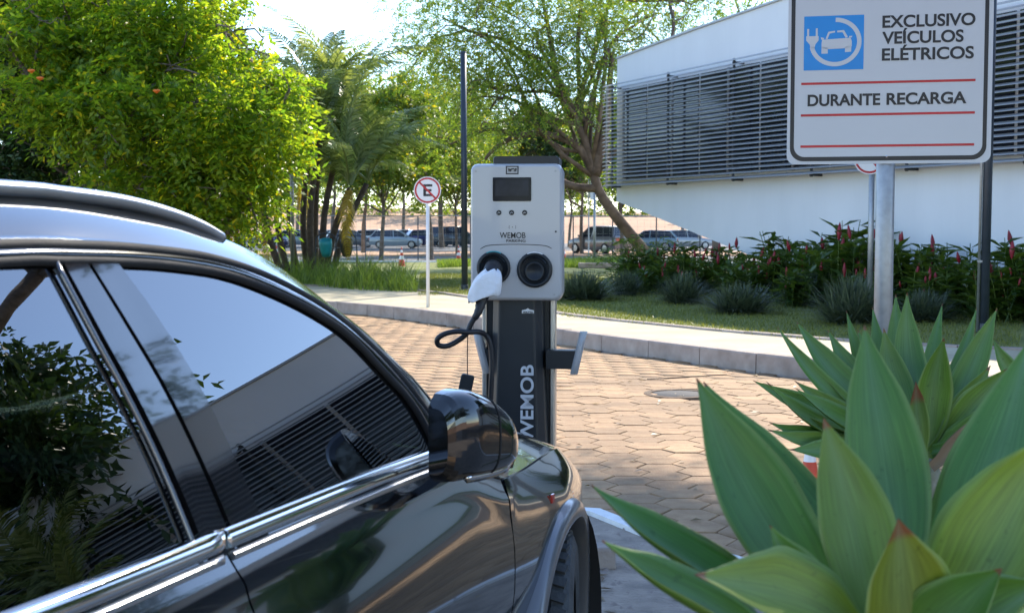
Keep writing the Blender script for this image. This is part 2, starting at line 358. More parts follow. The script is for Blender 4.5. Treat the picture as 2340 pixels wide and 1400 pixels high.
# pebbles on the bed
n = 2600; PV = []; PF = []
box = np.array([[-1,-1,0],[1,-1,0],[1,1,0],[-1,1,0],[0,0,1.1]]) 
k = 0
while k < n:
    x, y = random.uniform(-2.4, 4), random.uniform(.5, 7.5)
    if not inside(BED, x, y): continue
    sc = random.choice((.004, .005, .006, .009, .014)); a = random.uniform(0, 6.28); ca, sa = math.cos(a), math.sin(a)
    for v in box: PV.append((x + sc * (v[0] * ca - v[1] * sa) * random.uniform(.7, 1.2), y + sc * (v[0] * sa + v[1] * ca), .02 + sc * v[2]))
    b0 = k * 5; PF += [(b0, b0 + 1, b0 + 4), (b0 + 1, b0 + 2, b0 + 4), (b0 + 2, b0 + 3, b0 + 4), (b0 + 3, b0, b0 + 4)]; k += 1
tag(ob('gravel', mesh('gravel', PV, np.array(PF)), M['kerb']), 'loose grit and pebbles scattered over the planted bed', 'gravel', kind='stuff')
# fallen leaves
LV = []; rl_ = random.Random(17)
for k in range(520):
    x, y = (rl_.uniform(-3, 4.5), rl_.uniform(5.5, 14)) if k % 3 else (rl_.uniform(-1.5, 3), rl_.uniform(3, 7.4))
    if k % 4 == 0: pk = KERB[rl_.randrange(40, 110)]; x, y = pk.x - abs(rl_.gauss(0, .12)) - .03, pk.y - abs(rl_.gauss(0, .12)) - .03
    a = rl_.uniform(0, 6.28); L_ = rl_.uniform(.02, .05); z0 = .026 if inside(BED, x, y) else .005; d = Vector((math.cos(a), math.sin(a), 0)); n_ = Vector((-d.y, d.x, 0)) * L_ * .3; c_ = Vector((x, y, z0))
    LV += [c_ - d * L_, c_ + n_ + Vector((0, 0, rl_.uniform(.002, .014))), c_ + d * L_ + Vector((0, 0, rl_.uniform(0, .012))), c_ - n_ + Vector((0, 0, rl_.uniform(0, .01)))]
tag(ob('leaf_litter', mesh('leaf_litter', np.array([tuple(v) for v in LV]), np.arange(len(LV)).reshape(-1, 4)), leaf_mat('leaf_litter', (.10, .06, .03), (.30, .21, .09), .2)), 'dry fallen leaves lying on the pavers and along the kerb', 'leaf litter', kind='stuff')
# pavers: pointy-sided hexagons
HR = 0.168
def hexring(r, z): return [(r * math.cos(R(60 * i)), r * math.sin(R(60 * i)), z) for i in range(6)]
hv = hexring(HR - .008, 0) + hexring(HR - .0035, -.006) + hexring(HR - .0035, -.045)
hf = [tuple(range(6))] + [(i + 6, (i + 1) % 6 + 6, (i + 1) % 6, i) for i in range(6)] + [(i + 12, (i + 1) % 6 + 12, (i + 1) % 6 + 6, i + 6) for i in range(6)]
hexme = mesh('paver', hv, hf); hexme.materials.append(M['paver'])
pts = []
MH = gp(1552, 899)
for ci in range(-28, 38):
    for ri in range(0, 96):
        x = ci * 1.5 * HR; y = ri * math.sqrt(3) * HR + (HR * math.sqrt(3) / 2 if ci % 2 else 0) - .5
        if not inside(ROADP, x, y) or inside(BED, x, y): continue
        dk = min((Vector((x, y, 0)) - p).length for p in KERB[::3]); 
        if dk < .12 : continue
        if math.hypot(x - MH.x, y - MH.y) < .36: continue
        pts.append((x, y))
def vis(p):
    if p[1] < 3: return False
    v = Vector((p[0], p[1], -CAM_H)); dd = v.y * _c - v.z * _s; px = 1170 + CAM_F * p[0] / dd; py = 700 - CAM_F * (v.y * _s + v.z * _c) / dd
    return 1285 < px < 2300 and py < 1390 and not (px > 1640 and py > 1130)
seen = sorted([p for p in pts if vis(p)], key=lambda p: p[1])[:300]; ss = set(seen)
road = tag(bpy.data.objects.new('paved_road', None), kind='structure'); COL.objects.link(road)
for x, y in seen:
    o = ob('paver', hexme, None, road, loc=(x + random.uniform(-.003, .003), y + random.uniform(-.003, .003), random.uniform(-.004, .003)), rot=(random.uniform(-.008, .008), random.uniform(-.008, .008), random.uniform(-.012, .012)))
    kx = random.uniform(.985, 1.012); o.scale = (kx, kx, 1)
rest = np.array([p for p in pts if p not in ss]); HV = np.array(hv)
PV = HV[None] + np.concatenate([rest, RNG.uniform(-.004, .003, (len(rest), 1))], 1)[:, None, :]
V0 = PV.reshape(-1, 3); F = []
fq = [f for f in hf if len(f) == 4] + [(0, 1, 2, 3), (0, 3, 4, 5)]
FQ = (np.array(fq)[None] + (np.arange(len(rest)) * 18)[:, None, None]).reshape(-1, 4)
o = ob('paver_field', mesh('paver_field', V0, FQ), M['paver'], road); tag(o, kind='stuff')
# manhole cover
mh = thing('manhole_cover', 'round dark iron manhole cover set in the hexagonal pavers', 'manhole cover', (MH.x, MH.y, 0))
MB().lathe([(0.0, -.002), (.27, -.002), (.275, -.006), (.275, -.05)], 32).build('lid', mat('cast_iron', (.05, .05, .055), .85, .1, bump=.3, bscale=40), mh, True)
MB().lathe([(.279, -.05), (.279, .004), (.345, .004), (.35, -.05)], 32).build('ring', M['joint'], mh)
# fine drain slot seen as a dark line
dl = MB(); a, b = gp(1480, 867), gp(1660, 856); dl.box((a + b) / 2 + Vector((0, 0, .003)), ((b - a).length, .022, .012), Matrix.Rotation(math.atan2(b.y - a.y, b.x - a.x), 3, 'Z'))
tag(dl.build('drain_slot', M['joint']), 'thin dark drain slot across the pavers near the manhole cover', 'drain')
# broken concrete block by the wheel
cb = MB(); cb.loft([[(x * k + .01 * math.sin(7 * x + z), y * k, z) for x, y in ((-.13, -.07), (.10, -.08), (.12, .05), (-.12, .08))] for z, k in ((0, 1), (.09, .98), (.105, .9))], True, True)
o = cb.build('concrete_block', M['kerb'], loc=gp(1366, 1306, 0.02) + Vector((-.03, .1, 0)), rot=(0, 0, .15)); bevel(o, .006); tag(o, 'small broken grey concrete block on the sand by the front wheel', 'concrete block')

# ------------------------------------------------------------------ the white building
BA = math.atan2(-.9158, .4016); BO = Vector((2.86, 36.0, 0))
bd = thing('white_building', 'white wedge shaped building with a long grey louvre band and sloping underside', 'building', BO, BA)
WP = [(0, 2.34), (0, 6.18), (4, 6.42), (8, 6.6), (12, 6.6), (36, 6.5), (36, 0), (11.2, 0), (5.85, 1.11)]
b = MB().prism(WP, Matrix.Identity(4), -13); b.build('wall', M['wall_white'], bd)
cp = MB(); tops = WP[1:6]
cp.loft([[(x, -.05, z + .002), (x, -.05, z + .05), (x, .3, z + .05), (x, .3, z + .002)] for x, z in tops], True, True); cp.build('coping', M['slat'], bd)
ins = bd
for i in range(26):                                            # dark glazed band behind the slats
    x = .45 + i * 1.28
    MB().box((x + .6, -.012, 4.1), (1.19, .02, 2.46)).build('pane', M['dark_glass'], bd)
    if i % 2 == 0: MB().box((x - .04, -.022, 4.1), (.06, .04, 2.5)).build('mullion', M['slat'], bd)
slme = None
ns = 26
for i in range(ns):
    z = 2.77 + i * (5.44 - 2.77) / (ns - 1)
    if slme is None:
        q = MB(); prof = [(-.055, -.028), (-.05, -.034), (.05, .012), (.055, .02), (.05, .026), (-.05, -.018)]
        q.loft([[(x, y, zz) for y, zz in prof] for x in (-.12, 34)], True, True); slme = mesh('slat', q.V, q.F); slme.materials.append(M['slat'])
    ob('slat', slme, None, bd, loc=(0, -.34 + random.uniform(-.006, .006), z), rot=(random.uniform(-.05, .05), random.uniform(-.0004, .0004), 0))
for i in range(12):
    x = .22 + i * 2.95
    MB().box((x, -.26, 4.08), (.05, .04, 2.8)).box((x, -.14, 2.72), (.06, .3, .05)).box((x, -.14, 5.38), (.06, .3, .05)).build('bracket', M['pole_dark'], bd)
for i in range(5):
    x = -.3 + i * .0
MB().box((-.08, -.26, 4.08), (.05, .05, 2.78)).build('bracket', M['slat'], bd)

# ------------------------------------------------------------------ vegetation
def sprays(P, D, n=11, rl=.45, ll=.11, lw=.045, droop=.35, jit=.35, rng=RNG):
    N = len(P); D = D / np.linalg.norm(D, axis=1, keepdims=True)
    up = np.array([0, 0, 1.0]) + rng.normal(0, .35, (N, 3)); side = np.cross(D, up); side /= np.linalg.norm(side, axis=1, keepdims=True) + 1e-9
    nrm = np.cross(side, D)
    t = (np.arange(n) + 1) / n; sg = np.where(np.arange(n) % 2 == 0, 1, -1)
    RL = rl * rng.uniform(.6, 1.25, (N, 1, 1))
    B = P[:, None] + D[:, None] * t[None, :, None] * RL
    B[:, :, 2] -= droop * (t[None] ** 2) * RL[:, :, 0]
    LD = side[:, None] * sg[None, :, None] * .85 + D[:, None] * .6 + rng.normal(0, jit, (N, n, 3)); LD[:, :, 2] -= .25
    LD /= np.linalg.norm(LD, axis=2, keepdims=True)
    NN = nrm[:, None] + rng.normal(0, jit, (N, n, 3)); W2 = np.cross(LD, NN); W2 /= np.linalg.norm(W2, axis=2, keepdims=True) + 1e-9
    L1 = ll * rng.uniform(.6, 1.25, (N, n, 1)); Wd = lw * rng.uniform(.7, 1.2, (N, n, 1))
    fold = np.cross(W2, LD) * Wd * .25
    V = np.stack([B, B + LD * L1 * .45 + W2 * Wd * .5 + fold, B + LD * L1, B + LD * L1 * .45 - W2 * Wd * .5 + fold], 2).reshape(-1, 3)
    return V, np.arange(len(V)).reshape(-1, 4)
def blob_points(blobs, n, shell=.5, rng=RNG):
    vol = np.array([b[1][0] * b[1][1] * b[1][2] for b in blobs]) ** .75; idx = rng.choice(len(blobs), n, p=vol / vol.sum())
    d = rng.normal(size=(n, 3)); d /= np.linalg.norm(d, axis=1, keepdims=True)
    r = rng.uniform(shell ** 3, 1, n) ** (1 / 3)
    C = np.array([b[0] for b in blobs]); Rr = np.array([b[1] for b in blobs])
    # lumpy outline
    lump = 1 + .16 * np.sin(d[:, 0] * 5 + idx) * np.cos(d[:, 1] * 6 + 2 * idx) + .12 * np.sin(d[:, 2] * 9 + idx * 3)
    return C[idx] + d * (r * lump)[:, None] * Rr[idx], d, idx
def limb(mb, a, b, r0, r1, rng, wob=.12, n=7, sides=7):
    a, b = Vector(a), Vector(b); L = (b - a).length; P = []
    off = Vector(rng.normal(0, wob * L, 3)); off2 = Vector(rng.normal(0, wob * L * .5, 3))
    for i in range(n):
        t = i / (n - 1); P.append(a.lerp(b, t) + off * math.sin(math.pi * t) + off2 * math.sin(2 * math.pi * t) + Vector((0, 0, .10 * L * math.sin(math.pi * t))))
    mb.tube(P, [r0 + (r1 - r0) * (i / (n - 1)) for i in range(n)], sides)
    return P
def tree(name, label, base, trunk, blobs, nsp, sp, leafm, barkm, r0=.25, group=None, twigs=4, shell=.45, seed=1, cat='tree', forks=None, clump=0, lowfork=8):
    rng = np.random.default_rng(seed); base = Vector(base); t = thing(name, label, cat, base, group=group)
    w = MB(); tp = [Vector(p) - base for p in trunk]; tp = smooth_path(tp, 14)
    w.tube(tp, [r0 * (1.35 - .3 * min(1, i / 2)) * (1 - .5 * i / 13) for i in range(14)], 10)
    top = tp[-1]; bl = [(np.array(Vector(c) - base), r) for c, r in blobs]
    for c, r in bl:
        st = tp[rng.integers(lowfork, 14)]; P = limb(w, st, c, r0 * .42, r0 * .16, rng)
        for k in range(twigs):
            d = rng.normal(size=3); d /= np.linalg.norm(d); e = np.array(c) + d * np.array(r) * .85
            Q = limb(w, P[rng.integers(3, 7)], e, r0 * .15, .012, rng, n=6, sides=5)
            for kk in range(2):
                d2 = rng.normal(size=3); d2 /= np.linalg.norm(d2); limb(w, Q[rng.integers(2, 5)], np.array(Q[4]) + d2 * np.array(r) * .45, r0 * .06, .008, rng, n=5, sides=4)
    for path, ra, rb in (forks or []):
        Pp = smooth_path([Vector(p) - base for p in path], 14); w.tube(Pp, [ra + (rb - ra) * i / 13 for i in range(14)], 8)
    w.build('trunk', barkm, t, True)
    if clump:
        sub = []
        for c, r in bl:
            for k in range(clump):
                dd = rng.normal(size=3); dd /= np.linalg.norm(dd); f = rng.uniform(.18, .44); sub.append((np.array(c) + dd * np.array(r) * rng.uniform(.40, 1.05), (r[0] * f * 1.15, r[1] * f * 1.15, r[2] * f * .62)))
        bl2, sh2 = sub, .1
    else: bl2, sh2 = bl, shell
    P, d, idx = blob_points(bl2, nsp, sh2, rng)
    V, F = sprays(P, d * .7 + rng.normal(0, .5, d.shape) + np.array([0, 0, .1]), rng=rng, **sp)
    ob('crown', mesh('crown', V, F), leafm, t)
    return t
# left broad-leaved tree
B1 = [((450, 240, 27), (1.9, 1.6, 1.7)), ((600, 280, 26.5), (1.1, 1.0, 1.0)), ((535, 410, 26.5), (1.05, 1.0, .95)), ((270, 130, 28), (1.9, 1.8, 1.6)), ((230, 330, 27.5), (1.5, 1.6, 1.2)),
      ((400, 60, 27.5), (1.15, 1.2, 1.1)), ((60, 230, 26.5), (1.0, .9, .7)), ((120, 60, 27), (.9, .9, .7)), ((20, 110, 26.6), (.8, .8, .6)), ((625, 190, 26.8), (.62, .7, .5)), ((350, 430, 27), (1.5, 1.3, 1.2)), ((470, 480, 26.6), (1.1, 1.1, .8)),
      ((545, 130, 27), (.8, .8, .55)), ((640, 290, 26.6), (.65, .7, .6)), ((260, -60, 28.5), (2.4, 2, 1.3)), ((520, 535, 26.4), (.8, .7, .42)), ((300, 270, 26.2), (1.5, 1.2, 1.3))]
B1 = [(dp(*c), r) for c, r in B1]
tree('broadleaf_tree', 'large bright green broad-leaved tree above the black car roof', (-8.7, 29.6, .19), [(-8.7, 29.6, .19), (-8.6, 29.4, 1.2), (-8.2, 29, 2.4), (-7.9, 28.6, 3.6)], B1, 5200,
     dict(n=11, rl=.62, ll=.175, lw=.072, droop=.55), M['leaf_broad'], M['bark'], .24, shell=.62, seed=3, twigs=5, clump=10)
BD = [(dp(*c), r) for c, r in [((30, 100, 31.5), (3, 2, 2.6)), ((40, 330, 31), (2.6, 2, 2.2)), ((-200, 200, 32), (3.5, 2.5, 3.2)), ((230, 40, 31.5), (2.6, 2, 2.2)), ((210, 300, 31), (2.4, 2, 2.2)), ((400, 260, 31), (2.0, 2, 2.0)), ((380, 430, 30.5), (1.6, 1.6, 1.3)), ((120, 480, 31), (2.2, 2, 1.5)), ((60, -150, 32), (3.2, 2.5, 2.2)), ((20, 420, 30.5), (2.0, 1.6, 1.3)), ((-60, 400, 30), (1.8, 1.5, 1.2)), ((150, 400, 30), (1.6, 1.4, 1.2)), ((300, 480, 30), (1.6, 1.4, 1.0))]]
tree('dense_tree', 'dense green tree at the far left behind the bright one, leaves darkened further as crown shade', (-12.2, 33, .19), [(-12.2, 33, .19), (-12, 32.8, 1.4), (-11.6, 32.4, 2.8), (-11.3, 32, 4)], BD, 8500, dict(n=10, rl=.5, ll=.16, lw=.07, droop=.4), M['leaf_dark_shade'], M['bark'], .26, shell=.5, seed=13, twigs=4, clump=10)
fl = [(72, 167), (92, 184), (358, 213)]
for px, py in fl:
    c = dp(px, py, 25.2); q = MB(); 
    for k in range(7):
        a = k * .9; q.tube([c, c + Vector((.04 * math.cos(a), .04 * math.sin(a), .05)), c + Vector((.075 * math.cos(a), .06 * math.sin(a), .05))], [.012, .03, .004], 5)
    o = q.build('orange_flower', M['flower_orange']); lb = {72: 'orange tulip-like flower high in the green tree, leftmost', 92: 'orange flower just right of the leftmost one in the green tree', 358: 'orange flower in the middle of the green tree crown', 182: 'orange flower near the upper left of the green tree crown', 640: 'orange flower near the right edge of the green tree crown'}[px]
    tag(o, lb, 'flower', 'orange flowers in the green tree')
# feature tree with the curved limbs
ft = lambda *a: dp(a[0], a[1], a[2] if len(a) > 2 else 42)
B2 = [(1250, 60, 42, 2.6), (1190, 170, 42, 1.9), (1120, 250, 41, 1.4), (1330, 120, 43, 1.8), (1385, 250, 43, 1.0), (1110, 80, 42, 2.3), (1010, 40, 43, 2.0), (1420, 50, 44, 1.9), (950, 130, 43, 1.4), (1290, 200, 41, 1.5), (1080, 190, 43, 1.3), (1250, -80, 42, 3), (1400, 150, 44, 1.0), (1480, 40, 45, 1.6), (1580, 10, 46, 1.5), (1030, 330, 44, .9), (1390, 360, 43, .7), (1660, -20, 46, 1.2)]
B2 = [(ft(*b[:3]), (b[3], b[3], b[3] * .72)) for b in B2]
tree('spreading_tree', 'feathery leaved tree with a leaning trunk and long curved limbs behind the charger', ft(1500, 612), [ft(1500, 612), ft(1460, 560), ft(1412, 500), ft(1370, 440), ft(1355, 390), ft(1335, 320), ft(1310, 260)], B2, 7400,
     dict(n=14, rl=.6, ll=.11, lw=.04, droop=.3), M['leaf_fine'], M['bark_warm'], .20, shell=.3, seed=5, twigs=4,
     forks=[([ft(1358, 400), ft(1330, 345), ft(1290, 318), ft(1235, 305), ft(1180, 312), ft(1135, 335), ft(1108, 365)], .15, .05), ([ft(1180, 312), ft(1150, 300), ft(1115, 296), ft(1085, 310)], .08, .03),
            ([ft(1368, 430), ft(1320, 428), ft(1285, 415), ft(1262, 398)], .14, .09), ([ft(1358, 400), ft(1372, 340), ft(1385, 280), ft(1392, 200), ft(1400, 120)], .19, .07), ([ft(1310, 270), ft(1275, 190), ft(1260, 100), ft(1240, 0)], .14, .05), ([ft(1285, 415), ft(1275, 370), ft(1300, 350)], .09, .05)])
# palm clump
def frond_mesh(seed, L=2.7, droop=1.0, leaf=.55):
    rng = np.random.default_rng(seed); V = []; F = []; n = 44; pts = []
    for i in range(n + 1):
        t = i / n; pts.append(Vector((L * (t - .12 * t * t * droop), .06 * math.sin(3 * t + seed), L * (.42 * t - .62 * droop * t * t))))
    mb = MB(); mb.tube(pts[::4], [.03 * (1 - .85 * i / 11) for i in range(len(pts[::4]))], 5)
    for i in range(5, n + 1):
        t = i / n; tan = (pts[min(i + 1, n)] - pts[i - 1]).normalized(); ll = leaf * (math.sin(math.pi * (t * .86 + .1)) * .9 + .1)
        for sg in (-1, 1):
            sd_ = tan.cross(Vector((0, 0, 1))).normalized() * sg; d = (sd_ * .9 + tan * .75 + Vector((0, 0, .18)) + Vector(rng.normal(0, .09, 3))).normalized()
            a = pts[i]; m_ = a + d * ll * .5; e = a + d * ll * .95 + Vector((0, 0, -.28 * ll * (1 + droop))); w = Vector(tan) * .033
            k = len(mb.V); mb.V += [tuple(a - w * .6), tuple(a + w * .6), tuple(m_ + w), tuple(m_ - w), tuple(e)]; mb.F += [(k, k + 1, k + 2, k + 3), (k + 3, k + 2, k + 4)]
    return mesh('frond', mb.V, mb.F)
FR = [frond_mesh(i, 2.6 + .25 * i, .75 + .2 * (i % 4)) for i in range(5)]
for f in FR: f.materials.append(M['leaf_palm'])
FRD = frond_mesh(9, 2.2, 1.9, .4); FRD.materials.append(M['leaf_palm_dry'])
def palm(label, base, stems, nf, seed, d0=36, r=.13, fs=1.0, dry=3, name='clump_palm', lo=.25):
    rng = random.Random(seed); base = Vector(base); t = thing(name, label, 'palm tree', base)
    for k, (b, tp) in enumerate(stems):
        b = Vector(b) - base; tp = Vector(tp) - base; mid = b.lerp(tp, .5) + (tp - b).cross(Vector((0, 1, 0))) * .04
        P = smooth_path([b, mid, tp], 9); q = MB(); q.tube(P, [r * (1.15 - .25 * i / 8) * (1 + .06 * (i % 2)) for i in range(9)], 8); q.build('trunk', M['palm_bark'], t, True)
        lean = (tp - b).normalized()
        for j in range(nf):
            a = 2 * math.pi * j / nf + rng.uniform(-.25, .25) + k; el = rng.uniform(lo, 1.1) if j % 3 else rng.uniform(.9, 1.4)
            o = ob('frond', FR[rng.randrange(5)], None, t, loc=tp + lean * .1, rot=(rng.uniform(-.3, .3), -el, a)); s_ = fs * rng.uniform(.75, 1.1); o.scale = (s_, s_, s_)
        if dry and k % 2 == 0:
            for j in range(1):
                o = ob('dry_frond', FRD, None, t, loc=tp, rot=(0, .6, rng.uniform(0, 6.28))); o.scale = (fs * .8,) * 3
    return t
pq = lambda px, py, d=36: dp(px, py, d)
palm('clump of slender palms with many leaning trunks beside the grey lamp post', dp(705, 640, 36), [(pq(650, 640, 35.5), pq(598, 452, 35)), (pq(662, 640), pq(628, 410)), (pq(680, 640, 36.5), pq(668, 330, 37)), (pq(712, 640, 35.5), pq(735, 300, 35.5)), (pq(705, 640, 36.4), pq(700, 390, 36.4)),
     (pq(735, 640), pq(770, 350, 36.5)), (pq(742, 640, 35.6), pq(800, 430, 35.2)), (pq(755, 640, 36.3), pq(838, 420, 36.6)), (pq(722, 640, 37), pq(755, 235, 37.5))], 10, 4, r=.085)
# background trees: three crowns, copied
def bg_tree(seed, leafm, fine):
    rng = np.random.default_rng(seed); bl = []
    for i in range(9):
        a = rng.uniform(0, 6.28); rr = rng.uniform(.3, 2.1); bl.append(((rr * math.cos(a), rr * math.sin(a), 3.6 + rng.uniform(-.7, 1.9)), (rng.uniform(.9, 1.5),) * 2 + (rng.uniform(.7, 1.1),)))
    return tree('background_tree', 'x', (0, 0, 0), [(0, 0, -.3), (.05, 0, .8), (.1, .1, 1.8), (0, .1, 2.8)], bl, 2600, dict(n=10, rl=.5, ll=.17 if not fine else .12, lw=.075 if not fine else .045, droop=.3), leafm, M['bark'], .085, seed=seed, shell=.35, twigs=2, clump=6)
PROT = [bg_tree(21, M['leaf_mid'], 0), bg_tree(22, M['leaf_fine'], 1), bg_tree(23, M['leaf_shade'], 0), bg_tree(24, M['leaf_mid'], 1)]
BT = [(870, 590, 58, 1.25, 0, 'mid green tree right of the palm clump, over the parked grey cars'), (985, 590, 66, 1.5, 3, 'light green tree behind the no-parking sign'), (1045, 580, 78, 1.2, 0, 'yellowish tree behind the dark lamp post'), (830, 585, 82, 1.6, 1, 'pale feathery tree between the palms and the no-parking sign'),
      (1180, 580, 84, 1.25, 0, 'green tree seen just above the charger top'), (1110, 580, 96, 1.5, 2, 'dark tree far behind the charger, left of the curved limb'), (1330, 575, 80, 1.45, 2, 'dark green tree behind the fork of the leaning trunk'), (1300, 575, 110, 1.5, 3, 'distant tree right of the charger above the red bank'),
      (1420, 585, 62, 1.3, 0, 'bright green tree at the left end of the white building'), (540, 585, 78, 1.4, 2, 'dark tree behind the lower edge of the broad-leaved tree'), (640, 590, 66, 1.5, 1, 'feathery tree behind the clump palm trunks'), (440, 585, 70, 1.7, 2, 'dark tree far left behind the car roof'),
      (1560, 575, 100, 1.6, 3, 'tree seen under the sloping underside of the building'), (1640, 575, 58, 2.2, 1, 'tall feathery tree rising behind the building roof'), (760, 585, 100, 1.9, 3, 'hazy tree between palm fronds far behind'), (920, 580, 120, 2.2, 1, 'tall far tree above the parked cars'), (1240, 580, 125, 1.8, 0, 'far tree above the earth bank behind the curved limb'),
      (1010, 580, 105, 2.6, 3, 'tall pale tree against the sky left of the dark lamp post'), (680, 585, 130, 2.2, 0, 'far tree left of the grey lamp post'), (250, 585, 60, 1.9, 2, 'dark tree behind the left side of the broad-leaved tree'), (60, 585, 62, 2.0, 2, 'dark tree at the far left edge behind the car roof')]
used = set()
for i, (px, py, d, sc, k, lb) in enumerate(BT):
    o = PROT[k] if k not in used else copy_tree(PROT[k]); used.add(k)
    p = dp(px, py, d); p.z = .15 if d < 130 else 1.0; o.location = p; o.rotation_euler = (0, 0, i * 1.7); o.scale = (sc * random.uniform(.9, 1.1), sc, sc * random.uniform(.95, 1.15)); tag(o, lb, 'tree', 'background trees')
for i, (x, y, sc, k, lb) in enumerate(((-4, -15, 1.5, 2, 'dark tree behind the viewer, left of the car'), (3, -17, 1.7, 2, 'dark tree behind the viewer, straight back'), (9, -13, 1.5, 2, 'dark tree behind the viewer to the right'), (-11, -9, 1.6, 2, 'dark tree behind the viewer far left'), (15, -6, 1.5, 2, 'dark tree right behind the viewer'), (14.6, 12.8, 1.32, 2, 'dark tall tree on the sidewalk right of the picture beside the bay palm'), (17.5, 11.0, 1.5, 2, 'dark tall tree right of the picture, beyond the bay palm'))):
    o = copy_tree(PROT[k]); o.location = (x, y, -.05); o.rotation_euler = (0, 0, i * 2.3); o.scale = (sc, sc, sc * (1.05 if y < 0 else 1.6)); tag(o, lb, 'tree', 'trees behind the viewer')
# a wall of far greenery closing the view
rng = np.random.default_rng(77); bl = [((x, 165 + rng.uniform(-8, 12), 4 + rng.uniform(0, 3.5)), (6, 4, rng.uniform(3.5, 5.5))) for x in np.arange(-110, 120, 6.5)]
P, d, _ = blob_points(bl, 16000, .6, rng); V, F = sprays(P, d + rng.normal(0, .6, d.shape), n=6, rl=1.0, ll=.55, lw=.3, droop=.2, rng=rng)
tag(ob('distant_woodland', mesh('distant_woodland', V, F), M['leaf_mid']), 'far belt of trees beyond the parking lot', 'woodland', kind='stuff')
# shade tree standing right of the picture, its crown above the frame, and a palm beside it
def rb(n, seed):
    r_ = random.Random(seed); out = []
    for i in range(n): out.append(((r_.uniform(5.6, 12.0), r_.uniform(16.0, 21.8), r_.uniform(11.2, 12.8)), (r_.uniform(1.2, 1.9), r_.uniform(1.2, 1.9), r_.uniform(.6, 1.0))))
    return out
tree('shade_tree', 'tall shade tree to the right whose crown spreads over the charging bay', (15, 6.0, .02), [(15, 6.0, .02), (14.9, 6.6, 3), (14.4, 8.6, 7), (12.5, 16, 11.2)], rb(26, 5), 7000, dict(n=10, rl=.5, ll=.17, lw=.08, droop=.35), M['leaf_shade'], M['bark'], .28, seed=8, shell=.2, twigs=3, lowfork=13)
palm('dark leafy palm standing right of the charging bay', (12.8, 11.0, .19), [((12.8, 11, .19), (12.7, 11, 3.6)), ((13.1, 11.3, .19), (13.6, 11.2, 4.8)), ((12.6, 10.6, .19), (12.9, 10.0, 2.6))], 14, 9, fs=.9, dry=0, name='bay_palm')

# ================================================================== THE CAR (local x = right, y = forward from the front axle, z = up)
CTH = R(17); car = thing('black_car', 'glossy black crossover car with chrome belt trim in the left foreground', 'car', (-.708, 4.077, 0), -CTH)
_zt = hermite([-3.75, -3.4, -2.23, -1.85, -.93, -.80, -.68, -.54, .12, .5, .75, .95], [1.12, 1.16, 1.12, 1.113, 1.098, 1.075, 1.03, .985, .95, .885, .80, .68])
_wt = hermite([-3.75, -3.4, -2.23, -1.85, -.93, -.75, -.54, .12, .5, .75, .95], [.70, .78, .82, .822, .848, .862, .880, .832, .745, .62, .41])
_wm = hermite([-3.8, -3.4, -2.7, -1.5, -.7, -.35, 0, .2, .42, .6, .78, .9, .97], [.72, .88, .925, .92, .918, .920, .916, .895, .852, .80, .72, .60, .46])
def CW(s, z):                                                  # half-width of the body side
    zt, wt, wm = _zt(s), _wt(s), _wm(s); z0 = .76
    if z > z0:
        t = min(1.0, (z - z0) / max(.02, zt - z0)); w = wm - (wm - wt) * (t ** 2.1)
        if s < -.5: w += .007 * math.exp(-((z - (zt - .055)) / .022) ** 2)
        return w
    t = z0 - z; return wm - .05 * (t / .5) ** 2 - .016 * math.exp(-((z - .58) / .07) ** 2) + .012 * math.exp(-((z - .47) / .05) ** 2)
def grid(name, P, m, parent, flange=.02, fdir=(-1, 0, 0), smooth=True, mirror=True):
    nu, nv = len(P), len(P[0]); q = MB(); q.V = [tuple(p) for r in P for p in r]
    for i in range(nu - 1):
        for j in range(nv - 1): q.F.append((i * nv + j, (i + 1) * nv + j, (i + 1) * nv + j + 1, i * nv + j + 1))
    if flange:
        ring = [(i, 0) for i in range(nu)] + [(nu - 1, j) for j in range(1, nv)] + [(i, nv - 1) for i in range(nu - 2, -1, -1)] + [(0, j) for j in range(nv - 2, 0, -1)]
        k = len(q.V); f = Vector(fdir) * flange
        for i, j in ring: q.V.append(tuple(Vector(P[i][j]) + f))
        for a in range(len(ring)):
            b = (a + 1) % len(ring); ia = ring[a][0] * nv + ring[a][1]; ib = ring[b][0] * nv + ring[b][1]; q.F.append((ia, ib, k + b, k + a))
    o = q.build(name, m, parent)
    autosmooth(o, 50) if smooth else None
    if mirror:
        c = o.copy(); COL.objects.link(c); c.scale = (-1, 1, 1)
    return o
def side_panel(name, sl, sr, zb, zt, m, nu=26, nv=22, **k):
    P = []
    for i in range(nu):
        u = i / (nu - 1); row = []
        for j in range(nv):
            v = j / (nv - 1); s0 = sl(v) + (sr(v) - sl(v)) * u; zz = zb(s0) + (zt(s0) - zb(s0)) * v; row.append((CW(s0, zz), s0, zz))
        P.append(row)
    return grid(name, P, m, car, **k)
front_door = side_panel('front_door', lambda v: -1.815 - .03 * v, lambda v: -.560, lambda s: .42, lambda s: _zt(s) - .004, M['paint'], 34, 26)
rear_door = side_panel('rear_door', lambda v: -2.72 - .1 * v, lambda v: -1.821 - .03 * v, lambda s: .42, lambda s: _zt(s) - .004, M['paint'], 24, 26)
side_panel('sill_cladding', lambda v: -2.5, lambda v: -.45, lambda s: .22, lambda s: .415, M['black_plastic'], 10, 6)
